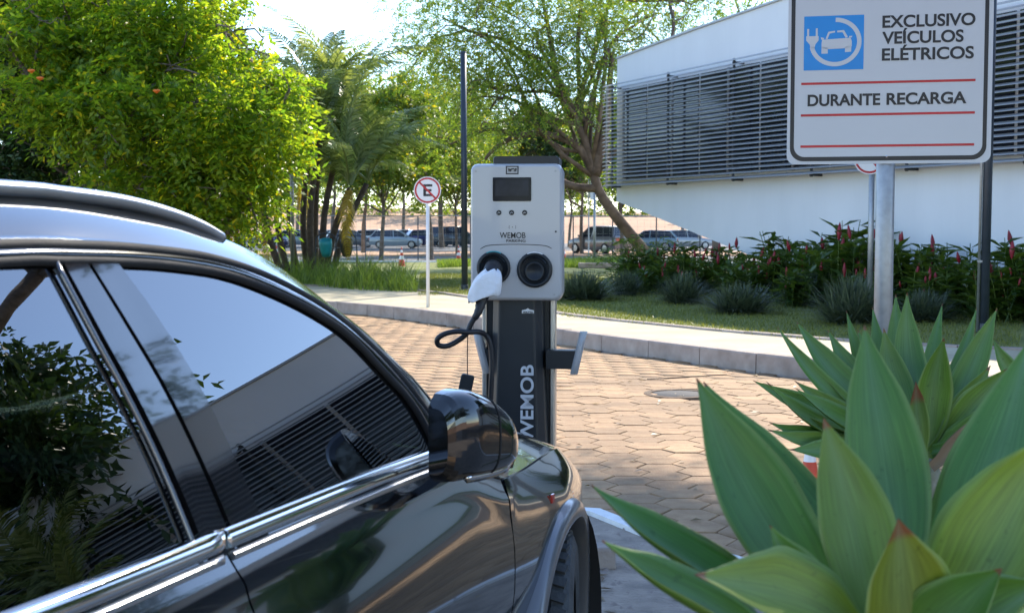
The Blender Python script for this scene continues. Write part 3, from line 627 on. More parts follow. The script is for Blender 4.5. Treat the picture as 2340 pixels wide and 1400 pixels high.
# quarter panel behind the rear door (rear arch cut by a polar grid), front fender
def polar_fender(name, cs, cz, ra, s0, s1, zlow, m, n=56, k=14, wfun=CW, ztop=None):
    P = []
    for i in range(n):
        a = R(-8) + (R(188) - R(-8)) * i / (n - 1); dx, dz = math.cos(a), math.sin(a)
        tm = 9.0
        if dx > 1e-6: tm = min(tm, (s1 - cs) / dx)
        if dx < -1e-6: tm = min(tm, (s0 - cs) / dx)
        if dz < -1e-6: tm = min(tm, (zlow - cz) / dz)
        lo, hi = ra, tm                                     # top limit
        f = lambda t: cz + dz * t - (_zt(cs + dx * t) - .003)
        if f(tm) > 0:
            for _ in range(40):
                mid = (lo + hi) / 2
                if f(mid) > 0: hi = mid
                else: lo = mid
            tm = lo
        tm = max(tm, ra + .004); row = []
        for j in range(k):
            t = ra + (tm - ra) * j / (k - 1); s, z = cs + dx * t, cz + dz * t; row.append((wfun(s, z), s, z))
        P.append(row)
    return grid(name, P, m, car)
polar_fender('front_fender', 0, .37, .425, -.552, .80, .40, M['paint'])
polar_fender('rear_quarter', -2.87, .37, .425, -3.70, -2.46, .36, M['paint'])
def arch(name, cs, m):
    P = []
    for i in range(40):
        a = R(-14) + R(208) * i / 39; row = []
        for r, o in ((.395, -.05), (.393, .012), (.398, .022), (.42, .026), (.440, .018), (.450, .004), (.454, -.02)):
            s, z = cs + r * math.cos(a), .37 + r * math.sin(a) * (1.0); row.append((_wm(max(-3.5, min(.45, s))) - .03 * max(0, .5 - z) + o, s, z))
        P.append(row)
    return grid(name, P, m, car, flange=0)
arch('arch_flare', 0, M['flare_grey']); arch('arch_flare', -2.87, M['flare_grey'])
for cs in (0, -2.87):                                          # wheel wells
    q = MB(); q.loft([[(x, cs + .43 * math.cos(R(-25 + 230 * i / 20)), .37 + .43 * math.sin(R(-25 + 230 * i / 20))) for i in range(21)] for x in (.915, .55, .5)], False)
    q.F.append(tuple(range(42, 63))); o = q.build('wheel_well', M['rubber'], car, True); c = o.copy(); COL.objects.link(c); c.scale = (-1, 1, 1)
# reflector on the fender
MB().box((CW(-.16, .86) + .003, -.16, .86), (.006, .022, .024)).build('reflector', M['red_lens'], car)
# wheels
def wheel(x, y, st, side):
    w = ob('wheel', None, None, car, loc=(x, y, .36), rot=(0, 0, st))
    Mr = Matrix.Rotation(R(90), 4, 'Y'); pr = [(.24, -.11), (.27, -.118), (.315, -.118), (.343, -.108), (.352, -.09), (.353, -.055), (.345, -.052), (.345, -.042), (.354, -.04), (.355, -.005), (.347, -.003), (.347, .006), (.355, .008), (.354, .045), (.345, .048), (.345, .057), (.352, .06), (.352, .092), (.343, .108), (.315, .118), (.27, .118), (.24, .11)]
    MB().lathe(pr, 48, Mr).build('tyre', M['tyre'], w, False)
    tb = MB()
    for k in range(46):                                        # tread blocks
        a = 2 * math.pi * k / 46
        for xx, tw in ((-.078, .3), (-.022, -.25), (.026, .25), (.078, -.3)):
            Mq = Matrix.Rotation(a, 3, 'X') @ Matrix.Rotation(tw, 3, 'Z')
            tb.box(Matrix.Rotation(a, 3, 'X') @ Vector((xx, 0, .355)), (.044, .030, .012), Mq)
    tb.build('tread', M['tyre'], w)
    MB().lathe([(.245, -.10), (.235, .0), (.235, .06), (.25, .10), (.243, .104), (.225, .06), (.22, -.09)], 36, Mr).build('rim', M['wheel_alloy'], w, True)
    sp = MB()
    for k in range(5):
        a = 2 * math.pi * k / 5
        for da in (-.16, .16):
            sp.tube([Matrix.Rotation(a + da * .3, 3, 'X') @ Vector((side * .055, 0, .05)), Matrix.Rotation(a + da, 3, 'X') @ Vector((side * .085, 0, .16)), Matrix.Rotation(a + da * 1.2, 3, 'X') @ Vector((side * .08, 0, .24))], [.026, .02, .017], 6)
    sp.lathe([(0, side * .075), (.055, side * .07), (.06, side * .02)], 16, Mr); sp.build('spokes', M['wheel_alloy'], w, True)
for x, y, st, sd_ in ((.815, 0, R(12), 1), (-.815, 0, R(12), -1), (.82, -2.87, 0, 1), (-.82, -2.87, 0, -1)): wheel(x, y, st, sd_)
# greenhouse lines (w, s, z)
SEAL = [(.585, -3.25, 1.42), (.60, -3.0, 1.50), (.615, -2.6, 1.555), (.625, -2.116, 1.571), (.626, -1.97, 1.569), (.629, -1.824, 1.564), (.637, -1.673, 1.554), (.652, -1.495, 1.530), (.681, -1.314, 1.478), (.711, -1.173, 1.418), (.734, -1.10, 1.371), (.764, -1.03, 1.305), (.79, -.966, 1.246), (.815, -.93, 1.188), (.843, -.905, 1.11)]
DTOP = [(.57, -3.42, 1.42), (.585, -3.1, 1.52), (.603, -2.6, 1.582), (.613, -2.101, 1.594), (.614, -1.904, 1.591), (.621, -1.739, 1.583), (.634, -1.535, 1.563), (.658, -1.353, 1.521), (.698, -1.17, 1.446), (.738, -1.042, 1.362), (.777, -.945, 1.277), (.806, -.885, 1.205), (.835, -.83, 1.135), (.852, -.80, 1.09)]
EDGEC = [(.50, -3.58, 1.46), (.512, -3.2, 1.60), (.512, -2.6, 1.670), (.512, -1.997, 1.670), (.518, -1.758, 1.662), (.540, -1.520, 1.634), (.556, -1.42, 1.611), (.586, -1.296, 1.571), (.613, -1.179, 1.52), (.649, -1.055, 1.449), (.684, -.935, 1.378), (.715, -.845, 1.309), (.742, -.77, 1.25), (.765, -.715, 1.19), (.80, -.655, 1.10), (.815, -.63, 1.05)]
NS = 60
se, dt, ed = smooth_path(SEAL, NS), smooth_path(DTOP, NS), smooth_path(EDGEC, NS)
def between(A, B, n, bulge=0.0, bd=(1, 0, 0), a0=0.0, a1=1.0):
    P = []
    for a, b in zip(A, B):
        P.append([a.lerp(b, a0 + (a1 - a0) * j / (n - 1)) + Vector(bd) * bulge * math.sin(math.pi * j / (n - 1)) for j in range(n)])
    return P
grid('door_frame', between(se, dt, 5, .004, a0=.12, a1=.86), M['paint'], car, .01)
grid('roof_side', between(dt, ed, 8, .006, (.6, 0, .5), a0=.06), M['paint'], car, .01)
def seal_tube(name, path, r, m, mir=True):
    o = MB().tube(path, r, 7).build(name, m, car, True)
    if mir: c = o.copy(); COL.objects.link(c); c.scale = (-1, 1, 1)
    return o
seal_tube('door_seal', [p - Vector((.006, 0, 0)) for p in dt], .010, M['rubber'])
seal_tube('window_seal', [p - Vector((.004, 0, 0)) for p in se], .0085, M['rubber'])
# roof and windscreen
i0 = min(range(NS), key=lambda i: abs(ed[i].y + 1.46))
RP = []
for i in range(0, i0 + 1):
    e = ed[i]; fr = max(0, 1 - abs(i - i0) / 6.0); row = []
    for j in range(41):
        u = math.copysign(1 - abs(2 * j / 40 - 1), 1 - 2 * j / 40) ; u = math.sin(math.pi / 2 * (1 - 2 * j / 40)); row.append((e.x * u, e.y + .10 * fr * (1 - u * u), e.z + .004 * (1 - abs(u) ** 16) * min(1, (i0 - i) / 5) + .026 * (1 - u * u) - .012 * fr * (1 - u * u)))
    RP.append(row)
grid('roof', RP, M['paint'], car, .01, (0, 0, -1), mirror=False)
WS = []
for i in range(i0, NS):
    e = ed[i]; f = (i - i0) / (NS - 1 - i0); row = []
    for j in range(17):
        u = (1 - 2 * j / 16) * .985; row.append((e.x * u, e.y + (.10 + .13 * f) * (1 - u * u), e.z + .020 * (1 - u * u) * (1 - .4 * f)))
    WS.append(row)
grid('windscreen', WS, M['car_glass'], car, 0, mirror=False)
RG = [[((.50 - .02 * k) * (1 - 2 * j / 8) * (1 + .36 * k / 5), -3.58 - .13 * k / 5 - .06 * (1 - (1 - 2 * j / 8) ** 2), 1.46 - .36 * k / 5) for j in range(9)] for k in range(6)]
grid('rear_window', RG, M['car_glass'], car, 0, mirror=False)
TG = [[((.70 + .12 * math.sin(k / 6 * 3)) * (1 - 2 * j / 10), -3.74 - .05 * math.sin(k / 6 * 2.8) - .07 * (1 - (1 - 2 * j / 10) ** 2), 1.10 - .80 * k / 6) for j in range(11)] for k in range(7)]
grid('tailgate', TG, M['paint'], car, .02, (0, 1, 0), mirror=False)
# roof rail
RAIL = smooth_path([(.56, -1.385, 1.60), (.548, -1.44, 1.622), (.535, -1.53, 1.645), (.522, -1.66, 1.665), (.512, -1.82, 1.676), (.508, -1.97, 1.681), (.506, -2.6, 1.682), (.50, -3.05, 1.650), (.50, -3.2, 1.60)], 40)
rl = MB(); rings = []
for i, p in enumerate(RAIL): rings.append([p + Vector((.017 * math.cos(a) , 0, .014 * math.sin(a))) for a in np.linspace(0, 2 * math.pi, 10, endpoint=False)])
o = rl.loft(rings, True, True).build('roof_rail', M['satin_silver'], car, True); c = o.copy(); COL.objects.link(c); c.scale = (-1, 1, 1)
# glass
def gw(s, z): w0 = float(np.interp(s, [-3.6, -2.2, -1.85, -.93], [.78, .82, .822, .848])); z0 = _zt(s); return w0 - .38 * (z - z0) - .12 * max(0, z - z0) ** 2
def side_glass(name, top, bot, n=30, k=16, off=-.008):
    a, b = smooth_path([(0, *p) for p in top], n), smooth_path([(0, *p) for p in bot], n); P = []
    for p, q in zip(a, b):
        P.append([(gw(y, z) + off + .006 * math.sin(math.pi * v) * 0, y, z) for v in [j / (k - 1) for j in range(k)] for y, z in [(q.y + (p.y - q.y) * v, q.z + (p.z - q.z) * v)]])
    return grid(name, P, M['car_glass'], car, 0)
fg = side_glass('front_door_glass', [(-1.86, 1.566), (-1.673, 1.554), (-1.495, 1.530), (-1.314, 1.478), (-1.173, 1.418), (-1.10, 1.371), (-1.03, 1.305), (-.966, 1.246), (-.915, 1.17)], [(-1.72, 1.098), (-1.62, 1.097), (-1.52, 1.096), (-1.4, 1.095), (-1.3, 1.094), (-1.2, 1.094), (-1.1, 1.093), (-1.0, 1.092), (-.88, 1.09)])
side_glass('rear_door_glass', [(-3.22, 1.43), (-3.0, 1.50), (-2.6, 1.555), (-2.116, 1.571), (-1.975, 1.569)], [(-3.0, 1.13), (-2.75, 1.12), (-2.5, 1.115), (-2.2, 1.105), (-1.915, 1.10)], off=-.008)
BR, BF = [(-1.992, 1.572), (-1.972, 1.45), (-1.952, 1.36), (-1.934, 1.25), (-1.922, 1.10)], [(-1.835, 1.568), (-1.79, 1.48), (-1.748, 1.36), (-1.724, 1.22), (-1.708, 1.10)]
br, bf = smooth_path([(0, *p) for p in BR], 16), smooth_path([(0, *p) for p in BF], 16)
P = [[(gw(a.y + (b.y - a.y) * t, a.z + (b.z - a.z) * t) + .004, a.y + (b.y - a.y) * t, a.z + (b.z - a.z) * t) for t in np.linspace(.10, .47, 4)] for a, b in zip(br, bf)]
grid('pillar_cover', P, M['gloss_black'], car, .012)
P = [[(gw(a.y + (b.y - a.y) * t, a.z + (b.z - a.z) * t) + .004, a.y + (b.y - a.y) * t, a.z + (b.z - a.z) * t) for t in np.linspace(.53, .98, 4)] for a, b in zip(br, bf)]
grid('pillar_cover', P, M['gloss_black'], car, .012)
seal_tube('pillar_trim', [(gw(p.y, p.z) + .001, p.y, p.z) for p in br], .005, M['dark_trim'])
# chrome belt trim
ys = np.linspace(-3.2, -.905, 50)
def bar(name, prof, m, y0=-3.2, y1=-.905):
    r_ = []
    for y in np.linspace(y0, y1, 50):
        k = min(1, (y1 - y) / .03 + .15); c = Vector((_wt(y) + .000, y, _zt(y))); r_.append([c + Vector((a * k, 0, b)) for a, b in prof])
    o = MB().loft(r_, True, True).build(name, m, car); autosmooth(o, 40); cc = o.copy(); COL.objects.link(cc); cc.scale = (-1, 1, 1)
for y0, y1 in ((-3.2, -1.842), (-1.838, -.905)):
    bar('belt_trim', [(-.02, .024), (-.008, .027), (.004, .022), (.011, .012), (.013, .003), (.010, -.004), (-.02, -.006)], M['chrome'], y0, y1)
    bar('belt_lower_trim', [(-.01, -.010), (.012, -.010), (.017, -.014), (.017, -.022), (.012, -.026), (-.01, -.026)], M['satin_silver'], y0, y1)
    bar('belt_gap', [(-.02, -.003), (.004, -.003), (.004, -.013), (-.02, -.013)], M['gloss_black'], y0, y1)
# bonnet
HS = []
for i in range(40):
    s = -.655 + 1.56 * i / 39; wt = _wt(s) - .004 if s > -.54 else _wt(-.54) - .004 - (-.54 - s) * .55; ze = _zt(s) if s > -.54 else _zt(-.54) + (-.54 - s) * .30
    row = []; rise = float(np.interp(s, [-.7, -.2, .3, .6, .8, .95], [.115, .135, .135, .115, .085, .04]))
    for j in range(29):
        u = 1 - 2 * j / 28; a = abs(u); q = (1 - a ** 3.0) * .72 + .28 * (1 - min(1, a / .72) ** 2) * .55; q += .05 * math.exp(-((a - .68) / .16) ** 2)
        row.append((wt * u, s + (.07 * (1 - u * u) if s > .5 else 0) * (s - .5) / .4, ze + rise * q))
    HS.append(row)
grid('bonnet', HS, M['paint'], car, .02, (0, 0, -1), mirror=False)
grid('scuttle', [[(x * (1 - 2 * j / 8), -.60 - .05 * k + .1 * (1 - (1 - 2 * j / 8) ** 2), 1.035 + .02 * k) for j in range(9)] for k, x in ((0, .82), (1, .84), (2, .83))], M['black_plastic'], car, 0, mirror=False)
# front bumper, grille, lamps
def bump_ring(z, k=1.0): return [Vector((.70 * math.sin(a), .70 + (.26 * k) * math.cos(a), z)) for a in np.linspace(-1.57, 1.57, 25)]
q = MB(); q.loft([bump_ring(z, k) for z, k in ((.24, .80), (.32, 1.02), (.45, 1.06), (.60, 1.0), (.72, .9), (.80, .8))], False); q.build('bumper', M['paint'], car, True)
q = MB(); q.box((0, .965, .62), (.86, .05, .22)).build('grille_frame', M['chrome'], car)
for k in range(11): MB().box((-.36 + .072 * k, .992, .62), (.016, .02, .19)).build('grille_bar', M['gloss_black'], car)
for sx in (1, -1):
    q = MB(); q.loft([[Vector((sx * x, y, z + dz)) for dz in (-.05, .05)] for x, y, z in ((.36, .925, .74), (.48, .88, .75), (.58, .80, .76), (.66, .70, .77))], False); q.build('headlight', M['clear_lens'], car, True)
    q = MB(); q.box((sx * .60, -3.79, .95), (.16, .06, .40)).build('tail_light', M['red_lens'], car)
MB().box((0, -1.45, .26), (1.62, 4.3, .12)).build('underbody', M['rubber'], car)
# folded door mirror
def mirror_side(sx):
    root = ob('door_mirror', None, None, car, loc=(sx * .972, -.985, 1.178), rot=(0, 0, -sx * R(15)))
    rings = []
    ny = 26; ft_ = hermite([0, .08, .25, .5, .75, .92, 1], [.062, .090, .096, .078, .038, -.008, -.040]); fb_ = hermite([0, .08, .5, .9, 1], [-.080, -.098, -.104, -.094, -.082]); fw_ = hermite([0, .06, .3, .7, .92, 1], [.050, .068, .088, .086, .064, .040])
    for i in range(ny):
        t = i / (ny - 1); y = -.135 + .28 * t; zc_ = (ft_(t) + fb_(t)) / 2; hz = (ft_(t) - fb_(t)) / 2; bw = fw_(t)
        ring = []
        for k in range(25):
            a = -math.pi / 2 + math.pi * k / 24
            ring.append((sx * (-.045 + bw * (max(0, math.cos(a)) ** .55)), y, zc_ + hz * math.copysign(abs(math.sin(a)) ** .70, math.sin(a))))
        rings.append(ring)
    q = MB(); q.loft(rings, True, True); o = q.build('shell', M['paint'], root); autosmooth(o, 42)
    q = MB(); q.loft([[(sx * -.047, p[1], p[2] * .86) for p in (r_[0], r_[-1])] for r_ in rings[2:-2]], False); q.build('mirror_glass', M['mirror'], root)
    # chrome indicator strip low on the shell, amber end
    st = [];
    for i in range(5, 24):
        r_ = rings[i]; p = Vector(r_[4]); st.append([p + Vector((sx * .0035, 0, .008)), p + Vector((sx * .006, 0, 0)), p + Vector((sx * .001, 0, -.011)), p + Vector((-sx * .012, 0, 0))])
    MB().loft(st, True, True).build('indicator', M['chrome'], root, True)
    p = Vector(rings[24][4]) + Vector((-sx * .004, .006, 0)); MB().box(p, (.012, .02, .012)).build('indicator_tip', M['amber'], root)
    # seam line over the shell and dark rear rim
    MB().tube([Vector(p) + Vector((sx * .0006, 0, 0)) for p in rings[13][1:-1]], .0022, 5).build('seam', M['rubber'], root)
    q = MB(); q.loft([[Vector(p) * 1.004 + Vector((sx * .001, -.002, 0)) for p in rings[i]] for i in (0, 1, 2, 3)], True, True); q.build('rim_cover', M['gloss_black'], root)
    MB().loft([[(sx * (a - .972), y + .985, z - 1.178) for y, z in ((-.99, zz - .012), (-.86, zz - .012), (-.85, zz + .012), (-.98, zz + .016))] for a, zz in ((.83, 1.062), (.90, 1.07), (.975, 1.088))], True, True).build('arm', M['gloss_black'], root)
mirror_side(1); mirror_side(-1)
# cabin
MB().box((0, -.86, .92), (1.36, .36, .22)).box((0, -.70, .80), (1.4, .3, .3)).build('dashboard', M['dash'], car)
for sx in (.37, -.37):
    st = ob('front_seat', None, None, car, loc=(sx, -1.72, .40))
    MB().rbox((0, .1, .12), (.50, .52, .18), .05).build('cushion', M['seat_leather'], st, True)
    q = MB().loft([[(x * w, y + bk, z) for x, y in ((-.25, -.05), (-.2, .07), (.2, .07), (.25, -.05), (.2, -.09), (-.2, -.09))] for z, w, bk in ((.15, 1, -.15), (.4, 1.02, -.22), (.62, .9, -.27), (.74, .7, -.30))], True, True); q.build('backrest', M['seat_leather'], st, True)
    MB().rbox((0, -.33, .86), (.26, .10, .17), .03).build('headrest', M['seat_leather'], st, True)
MB().rbox((0, -2.75, .62), (1.3, .5, .3), .06).rbox((0, -3.05, .95), (1.3, .16, .6), .05).build('rear_seat', M['seat_leather'], car, True)
q = MB(); c_ = Vector((-.37, -1.12, .98)); q.tube([c_ + Vector((.18 * math.cos(a), -.18 * .45 * math.sin(a), .18 * math.sin(a))) for a in np.linspace(0, 6.283, 25)], .014, 6); q.build('steering_wheel', M['dash'], car, True)
for sx in (1, -1):
    MB().box((sx * .785, -1.95, .72), (.05, 2.0, .66)).build('door_lining', M['interior'], car)

# ================================================================== CHARGING STATION (front faces -y)
CD = 5.2; KP = CD / CAM_F
ch = thing('charging_station', 'white and black electric car charging station with two sockets and a screen', 'charging station', (dp(1186, 700, CD).x, CD + .14, .02), R(-5))
cx = lambda px: (px - 1178) * KP
cz = lambda py: CAM_H + (520 - py) * KP - .02
def rrect(x0, x1, z0, z1, r, n=6):
    out = []
    for ax, az, a0 in ((x1 - r, z1 - r, 0), (x0 + r, z1 - r, 90), (x0 + r, z0 + r, 180), (x1 - r, z0 + r, 270)):
        for i in range(n + 1): a = R(a0 + 90 * i / n); out.append((ax + r * math.cos(a), az + r * math.sin(a)))
    return out
FY = -.14                                                     # front plane of the head
def headface(x, z):                                           # slightly bowed front that leans forward low down
    return FY - .012 * (1 - (x / .18) ** 2) + .02 * max(0, (cz(560) - z) / .22)
hb_ = rrect(cx(1073), cx(1283), cz(688), cz(374), .028)
hb_ = [(x * (1 + .012 * (cz(520) - z)), z) for x, z in hb_]
q = MB(); n = len(hb_)
q.loft([[(x * k, y, cz(531) + (z - cz(531)) * k) for x, z in hb_] for y, k in ((.13, .95), (.12, .985), (FY + .045, 1.0), (FY + .018, .995), (FY + .006, .978), (FY, .95))], True, True)
o = q.build('head_shell', M['charger_shell'], ch); autosmooth(o, 30)
YF = FY - .0005
Tm = lambda px, py, y=YF: T3((cx(px), y, cz(py)))
# seam arch over the socket panel
sm = [(cx(1076), cz(586)), (cx(1084), cz(577)), (cx(1098), cz(566)), (cx(1118), cz(560)), (cx(1178), cz(558)), (cx(1238), cz(560)), (cx(1258), cz(565)), (cx(1272), cz(575)), (cx(1278), cz(584))]
MB().tube(smooth_path([(x * .965, YF + (.0 if abs(x) < .155 else .006), z) for x, z in sm], 30), .0014, 6).build('panel_seam', M['rubber'], ch)
MB().loft([[(x * k, y, z) for x, z in rrect(cx(1124), cx(1275), cz(380), cz(357), .012)] for y, k in ((.12, 1), (-.105, 1), (-.11, .97))], True, True).build('top_cap', M['charger_black'], ch)
o = MB().prism(rrect(cx(1125), cx(1213), cz(460), cz(406), .004), T3((0, YF, 0)), .002).build('screen', M['screen'], ch)
MB().prism(rrect(cx(1131), cx(1207), cz(448), cz(411), .002), T3((0, YF - .0022, 0)), .0004).build('display', mat('display', (.010, .012, .018), .10, col2=(.022, .026, .04), scale=14, spec=.08), o)
for px in (1139, 1168, 1198):
    b_ = MB().lathe([(.0105, 0), (.0095, .0025), (0, .003)], 18, Tm(px, 486) @ Matrix.Rotation(R(90), 4, 'X')).build('button', M['ink_black'], ch)
    MB().tube([(cx(px) - .005, YF - .0034, cz(488)), (cx(px), YF - .0036, cz(485)), (cx(px) + .005, YF - .0034, cz(487))], .0009, 4).build('icon', M['white_gloss'], b_)
# logo in a frame
lg = MB()
for x0, x1, y0, y1 in ((1155, 1184, 380, 382.5), (1155, 1184, 396.5, 399), (1155, 1157.5, 380, 399), (1181.5, 1184, 380, 399)):
    lg.prism([(cx(x0), cz(y1)), (cx(x1), cz(y1)), (cx(x1), cz(y0)), (cx(x0), cz(y0))], T3((0, YF, 0)), .0008)
lg.build('logo_frame', M['ink_black'], ch)
text('weg', .027, M['ink_black'], ch, Tm(1159, 393), bold=.0012, width=21 * KP, name='logo_lettering')
for k, (px, s_) in enumerate(((1164, -1), (1176, 1))):
    MB().tube([(cx(px) + s_ * .003 * math.cos(a), YF - .0006, cz(519) + .007 * math.sin(a)) for a in np.linspace(-1.1, 1.1, 7)], .0009, 4).build('contactless_mark', M['ink_black'], ch)
MB().box((cx(1170), YF - .0006, cz(519)), (.003, .001, .003)).build('contactless_mark', M['ink_black'], ch)
text('WEMOB', .033, M['ink_black'], ch, Tm(1141, 544), bold=.0002, width=59 * KP)
text('PARKING', .016, M['ink_black'], ch, Tm(1156, 553), bold=.0001, width=44 * KP)
# sockets
def socket(px, py, r):
    so = ob('socket', None, None, ch, loc=(cx(px), YF + .0, cz(py))); Mx = Matrix.Rotation(R(90), 4, 'X')
    MB().lathe([(r + .004, -.006), (r + .005, .006), (r + .001, .011), (r - .003, .011)], 40, Mx).build('bezel', M['charger_black'], so, True)
    MB().lathe([(r, -.004), (r, .010), (r * .94, .013), (r * .84, .006), (r * .8, .003), (0, .002)], 40, Mx).build('cup', M['charger_black'], so, True)
    MB().lathe([(r * .58, .001), (r * .58, .016), (r * .52, .019), (r * .44, .010), (0, .008)], 32, T3((0, 0, -r * .10)) @ Mx).build('inlet', M['charger_black'], so, True)
    MB().tube([(r * .78 * math.cos(a), -.008, r * .78 * math.sin(a)) for a in np.linspace(.5, 2.6, 14)], .004, 6).build('cover_hinge', M['gloss_black'], so)
    MB().tube([((r + .003) * math.cos(a), -.010, (r + .003) * math.sin(a)) for a in np.linspace(1.1, 2.0, 8)], .0022, 5).build('status_light', M['teal'] if px < 1180 else M['white_gloss'], so)
    return so
socket(1127, 612, 36 * KP); socket(1221, 616, 38 * KP)
for px, py in ((1269, 529), (1086, 392), (1268, 392), (1092, 672), (1266, 672)): MB().lathe([(.0042, 0), (.0038, .001), (0, .0012)], 10, Tm(px, py) @ Matrix.Rotation(R(90), 4, 'X')).build('screw', M['pole_dark'] if px == 1269 else M['galv'], ch)
# pedestal
def ped(z): t = (cz(688) - z) / cz(688); return t
PR = []
for z in (0, .06, cz(1000), cz(900), cz(800), cz(690) + .05):
    t = max(0, (cz(690) - z) / cz(690)); fx = .088 + .055 * t ** 1.4; PR.append([(-fx - .018, .02, z), (-fx - .010, -.055 - .05 * t, z), (-fx + .018, -.10 - .07 * t, z), (fx - .018, -.10 - .07 * t, z), (fx + .010, -.055 - .05 * t, z), (fx + .018, .02, z)])
q = MB(); q.loft(PR, True, True); o = q.build('pedestal_front', M['charger_black'], ch); bevel(o, .006, 2, 20)
MB().box((-.004, .06, cz(690) / 2), (.255, .11, cz(690))).build('pedestal_core', M['charger_black'], ch)
for sx in (-1, 1): MB().rbox((sx * .139 - .002, .065, cz(690) / 2 + .02), (.022, .13, cz(690) + .04), .006).build('side_profile', M['alu'], ch)
bp_ = MB(); bp_.rbox((0, -.02, .012), (.46, .42, .024), .03); bp_.build('base_plate', M['charger_black'], ch)
tpy = lambda z: -.10 - .07 * max(0, (cz(690) - z) / cz(690))
Mv = T3((cx(1216), tpy(cz(900)) - .003, cz(1000))) @ Matrix.Rotation(R(-90), 4, 'Y') @ Matrix.Identity(4)
sl_ = math.atan2(.07, cz(690))
Mv = T3((cx(1217), tpy(cz(1014)) - .0025, cz(1014))) @ Matrix.Rotation(-sl_, 4, 'X') @ Matrix.Rotation(R(-90), 4, 'Y')
text('WEMOB', .072, M['letter'], ch, Mv, bold=.0015, width=179 * KP, extrude=.001)
st_ = MB().prism([(cx(1190), cz(717)), (cx(1218), cz(717)), (cx(1218), cz(710)), (cx(1208), cz(708)), (cx(1204), cz(705)), (cx(1199), cz(708)), (cx(1190), cz(710))], T3((0, tpy(cz(712)) - .002, 0)), .0008).build('sticker', M['white_gloss'], ch)
text('VOLTTA', .010, M['ink_black'], st_, T3((cx(1192), tpy(cz(712)) - .0032, cz(716.5))), width=24 * KP, bold=.0004)
# cable hangers
for sx, pxa, pxb, pyt in ((-1, 1080, 1112, 760), (1, 1304, 1334, 764)):
    h = ob('cable_hanger', None, None, ch, loc=(0, -.03, 0))
    xi = sx * .12; xo = cx(1100) if sx < 0 else cx(1312)
    MB().box(((xi + xo) / 2, 0, cz(826)), (abs(xo - xi) + .01, .075, 43 * KP)).build('arm', M['charger_black'], h)
    xa, xb = (cx(1082), cx(1106)) if sx < 0 else (cx(1331), cx(1309))
    rg = []
    for k in range(9):
        t = k / 8; z = cz(860) + (cz(762) - cz(860)) * t; x = xb + (xa - xb) * t; hw = .055 * (1 - abs(2 * t - 1) ** 4 * .35); th = .015
        rg.append([(x - th, -hw * .8, z), (x - th * .4, -hw, z), (x + th * .4, -hw, z), (x + th, -hw * .8, z), (x + th, hw * .8, z), (x, hw, z), (x - th, hw * .8, z)])
    o = MB().loft(rg, True, True).build('pad', M['charger_shell'], h); autosmooth(o, 50)
# charging cable, plug and wrap
cl = lambda px, py, y=CD - .06: dp(px, py, y)
cb_ = thing('charging_cable', 'black charging cable hanging from the left socket in a loop', 'cable', cl(1095, 690))
o0 = cl(1095, 690)
pth = [cl(1097, 690, CD - .14), cl(1090, 715, CD - .15), cl(1075, 742, CD - .15), cl(1066, 762, CD - .15), cl(1045, 779, CD - .15), cl(1022, 790, CD - .16), cl(1002, 788, CD - .17), cl(1000, 774, CD - .18), cl(1018, 762, CD - .185), cl(1045, 757, CD - .185), cl(1068, 759, CD - .18), cl(1092, 758, CD - .15), cl(1108, 764, CD - .11), cl(1120, 785, CD - .10), cl(1124, 830, CD - .10), cl(1122, 890, CD - .10), cl(1119, 950, CD - .09), cl(1117, 1100, CD - .05), cl(1120, 1300, CD - .03), cl(1140, 1395, CD - .03)]
MB().tube([p - o0 for p in smooth_path(pth, 90)], .0105, 10).build('cord', M['cable'], cb_, True)
hp = [cl(1100, 682, CD - .13), cl(1098, 695, CD - .14), cl(1093, 712, CD - .15), cl(1084, 728, CD - .15)]
MB().tube([p - o0 for p in smooth_path(hp, 10)], [.024, .025, .022, .019, .020, .016, .017, .014, .014, .012], 12).build('plug_sleeve', M['cable'], cb_, True)
hp = [cl(1127, 612, CD - .03), cl(1124, 620, CD - .08), cl(1116, 640, CD - .115), cl(1106, 665, CD - .125), cl(1100, 684, CD - .13)]
MB().tube([p - o0 for p in smooth_path(hp, 12)], [.034] * 5 + [.031, .03, .029, .028, .027, .026, .024], 14).build('plug_handle', M['cable'], cb_, True)
MB().tube([cl(1069, 758, CD - .16) - o0, cl(1068, 800, CD - .15) - o0, cl(1068, 856, CD - .15) - o0], .0022, 5).build('cap_cord', mat('cap_cord', (.10, .055, .04), .6), cb_)
q = MB(); cc_ = cl(1066, 874, CD - .15) - o0
q.loft([[cc_ + Matrix.Rotation(R(12), 3, 'Y') @ Vector((x * k, y, z)) for x, y in ((-.026, -.016), (.026, -.016), (.026, .016), (-.026, .016))] for z, k in ((-.032, .9), (-.026, 1.0), (.024, 1), (.032, .84))], True, True)
o = q.build('socket_cap', M['charger_black'], cb_); bevel(o, .004)
# crumpled white wrap round the plug
rg = []; NSEG = 34
for k, (py, cxp, w, dep) in enumerate(((617, 1122, 26, .028), (621, 1122, 36, .036), (627, 1121, 48, .044), (640, 1114, 62, .05), (655, 1111, 68, .052), (668, 1108, 71, .052), (676, 1107, 73, .05), (681, 1107, 72, .046))):
    c = cl(cxp, py, CD - .115 - .002 * k); ring = []
    for j in range(NSEG):
        a = 2 * math.pi * j / NSEG; rr = 1 + .05 * math.sin(3 * a + k * .9) + .035 * math.sin(7 * a - k * .6) + .02 * math.sin(13 * a + 2 * k)
        sq = lambda v: math.copysign(abs(v) ** .7, v)
        ring.append(c + Vector((sq(math.cos(a)) * w / 2 * KP * rr, sq(math.sin(a)) * dep * rr, .006 * math.sin(4 * a + k) + (k - 4) * (.006 * math.cos(a) if k > 4 else 0) )))
    rg.append(ring)
o0w = cl(1110, 650); q = MB(); q.loft([[p - o0w for p in r_] for r_ in rg], True, False)
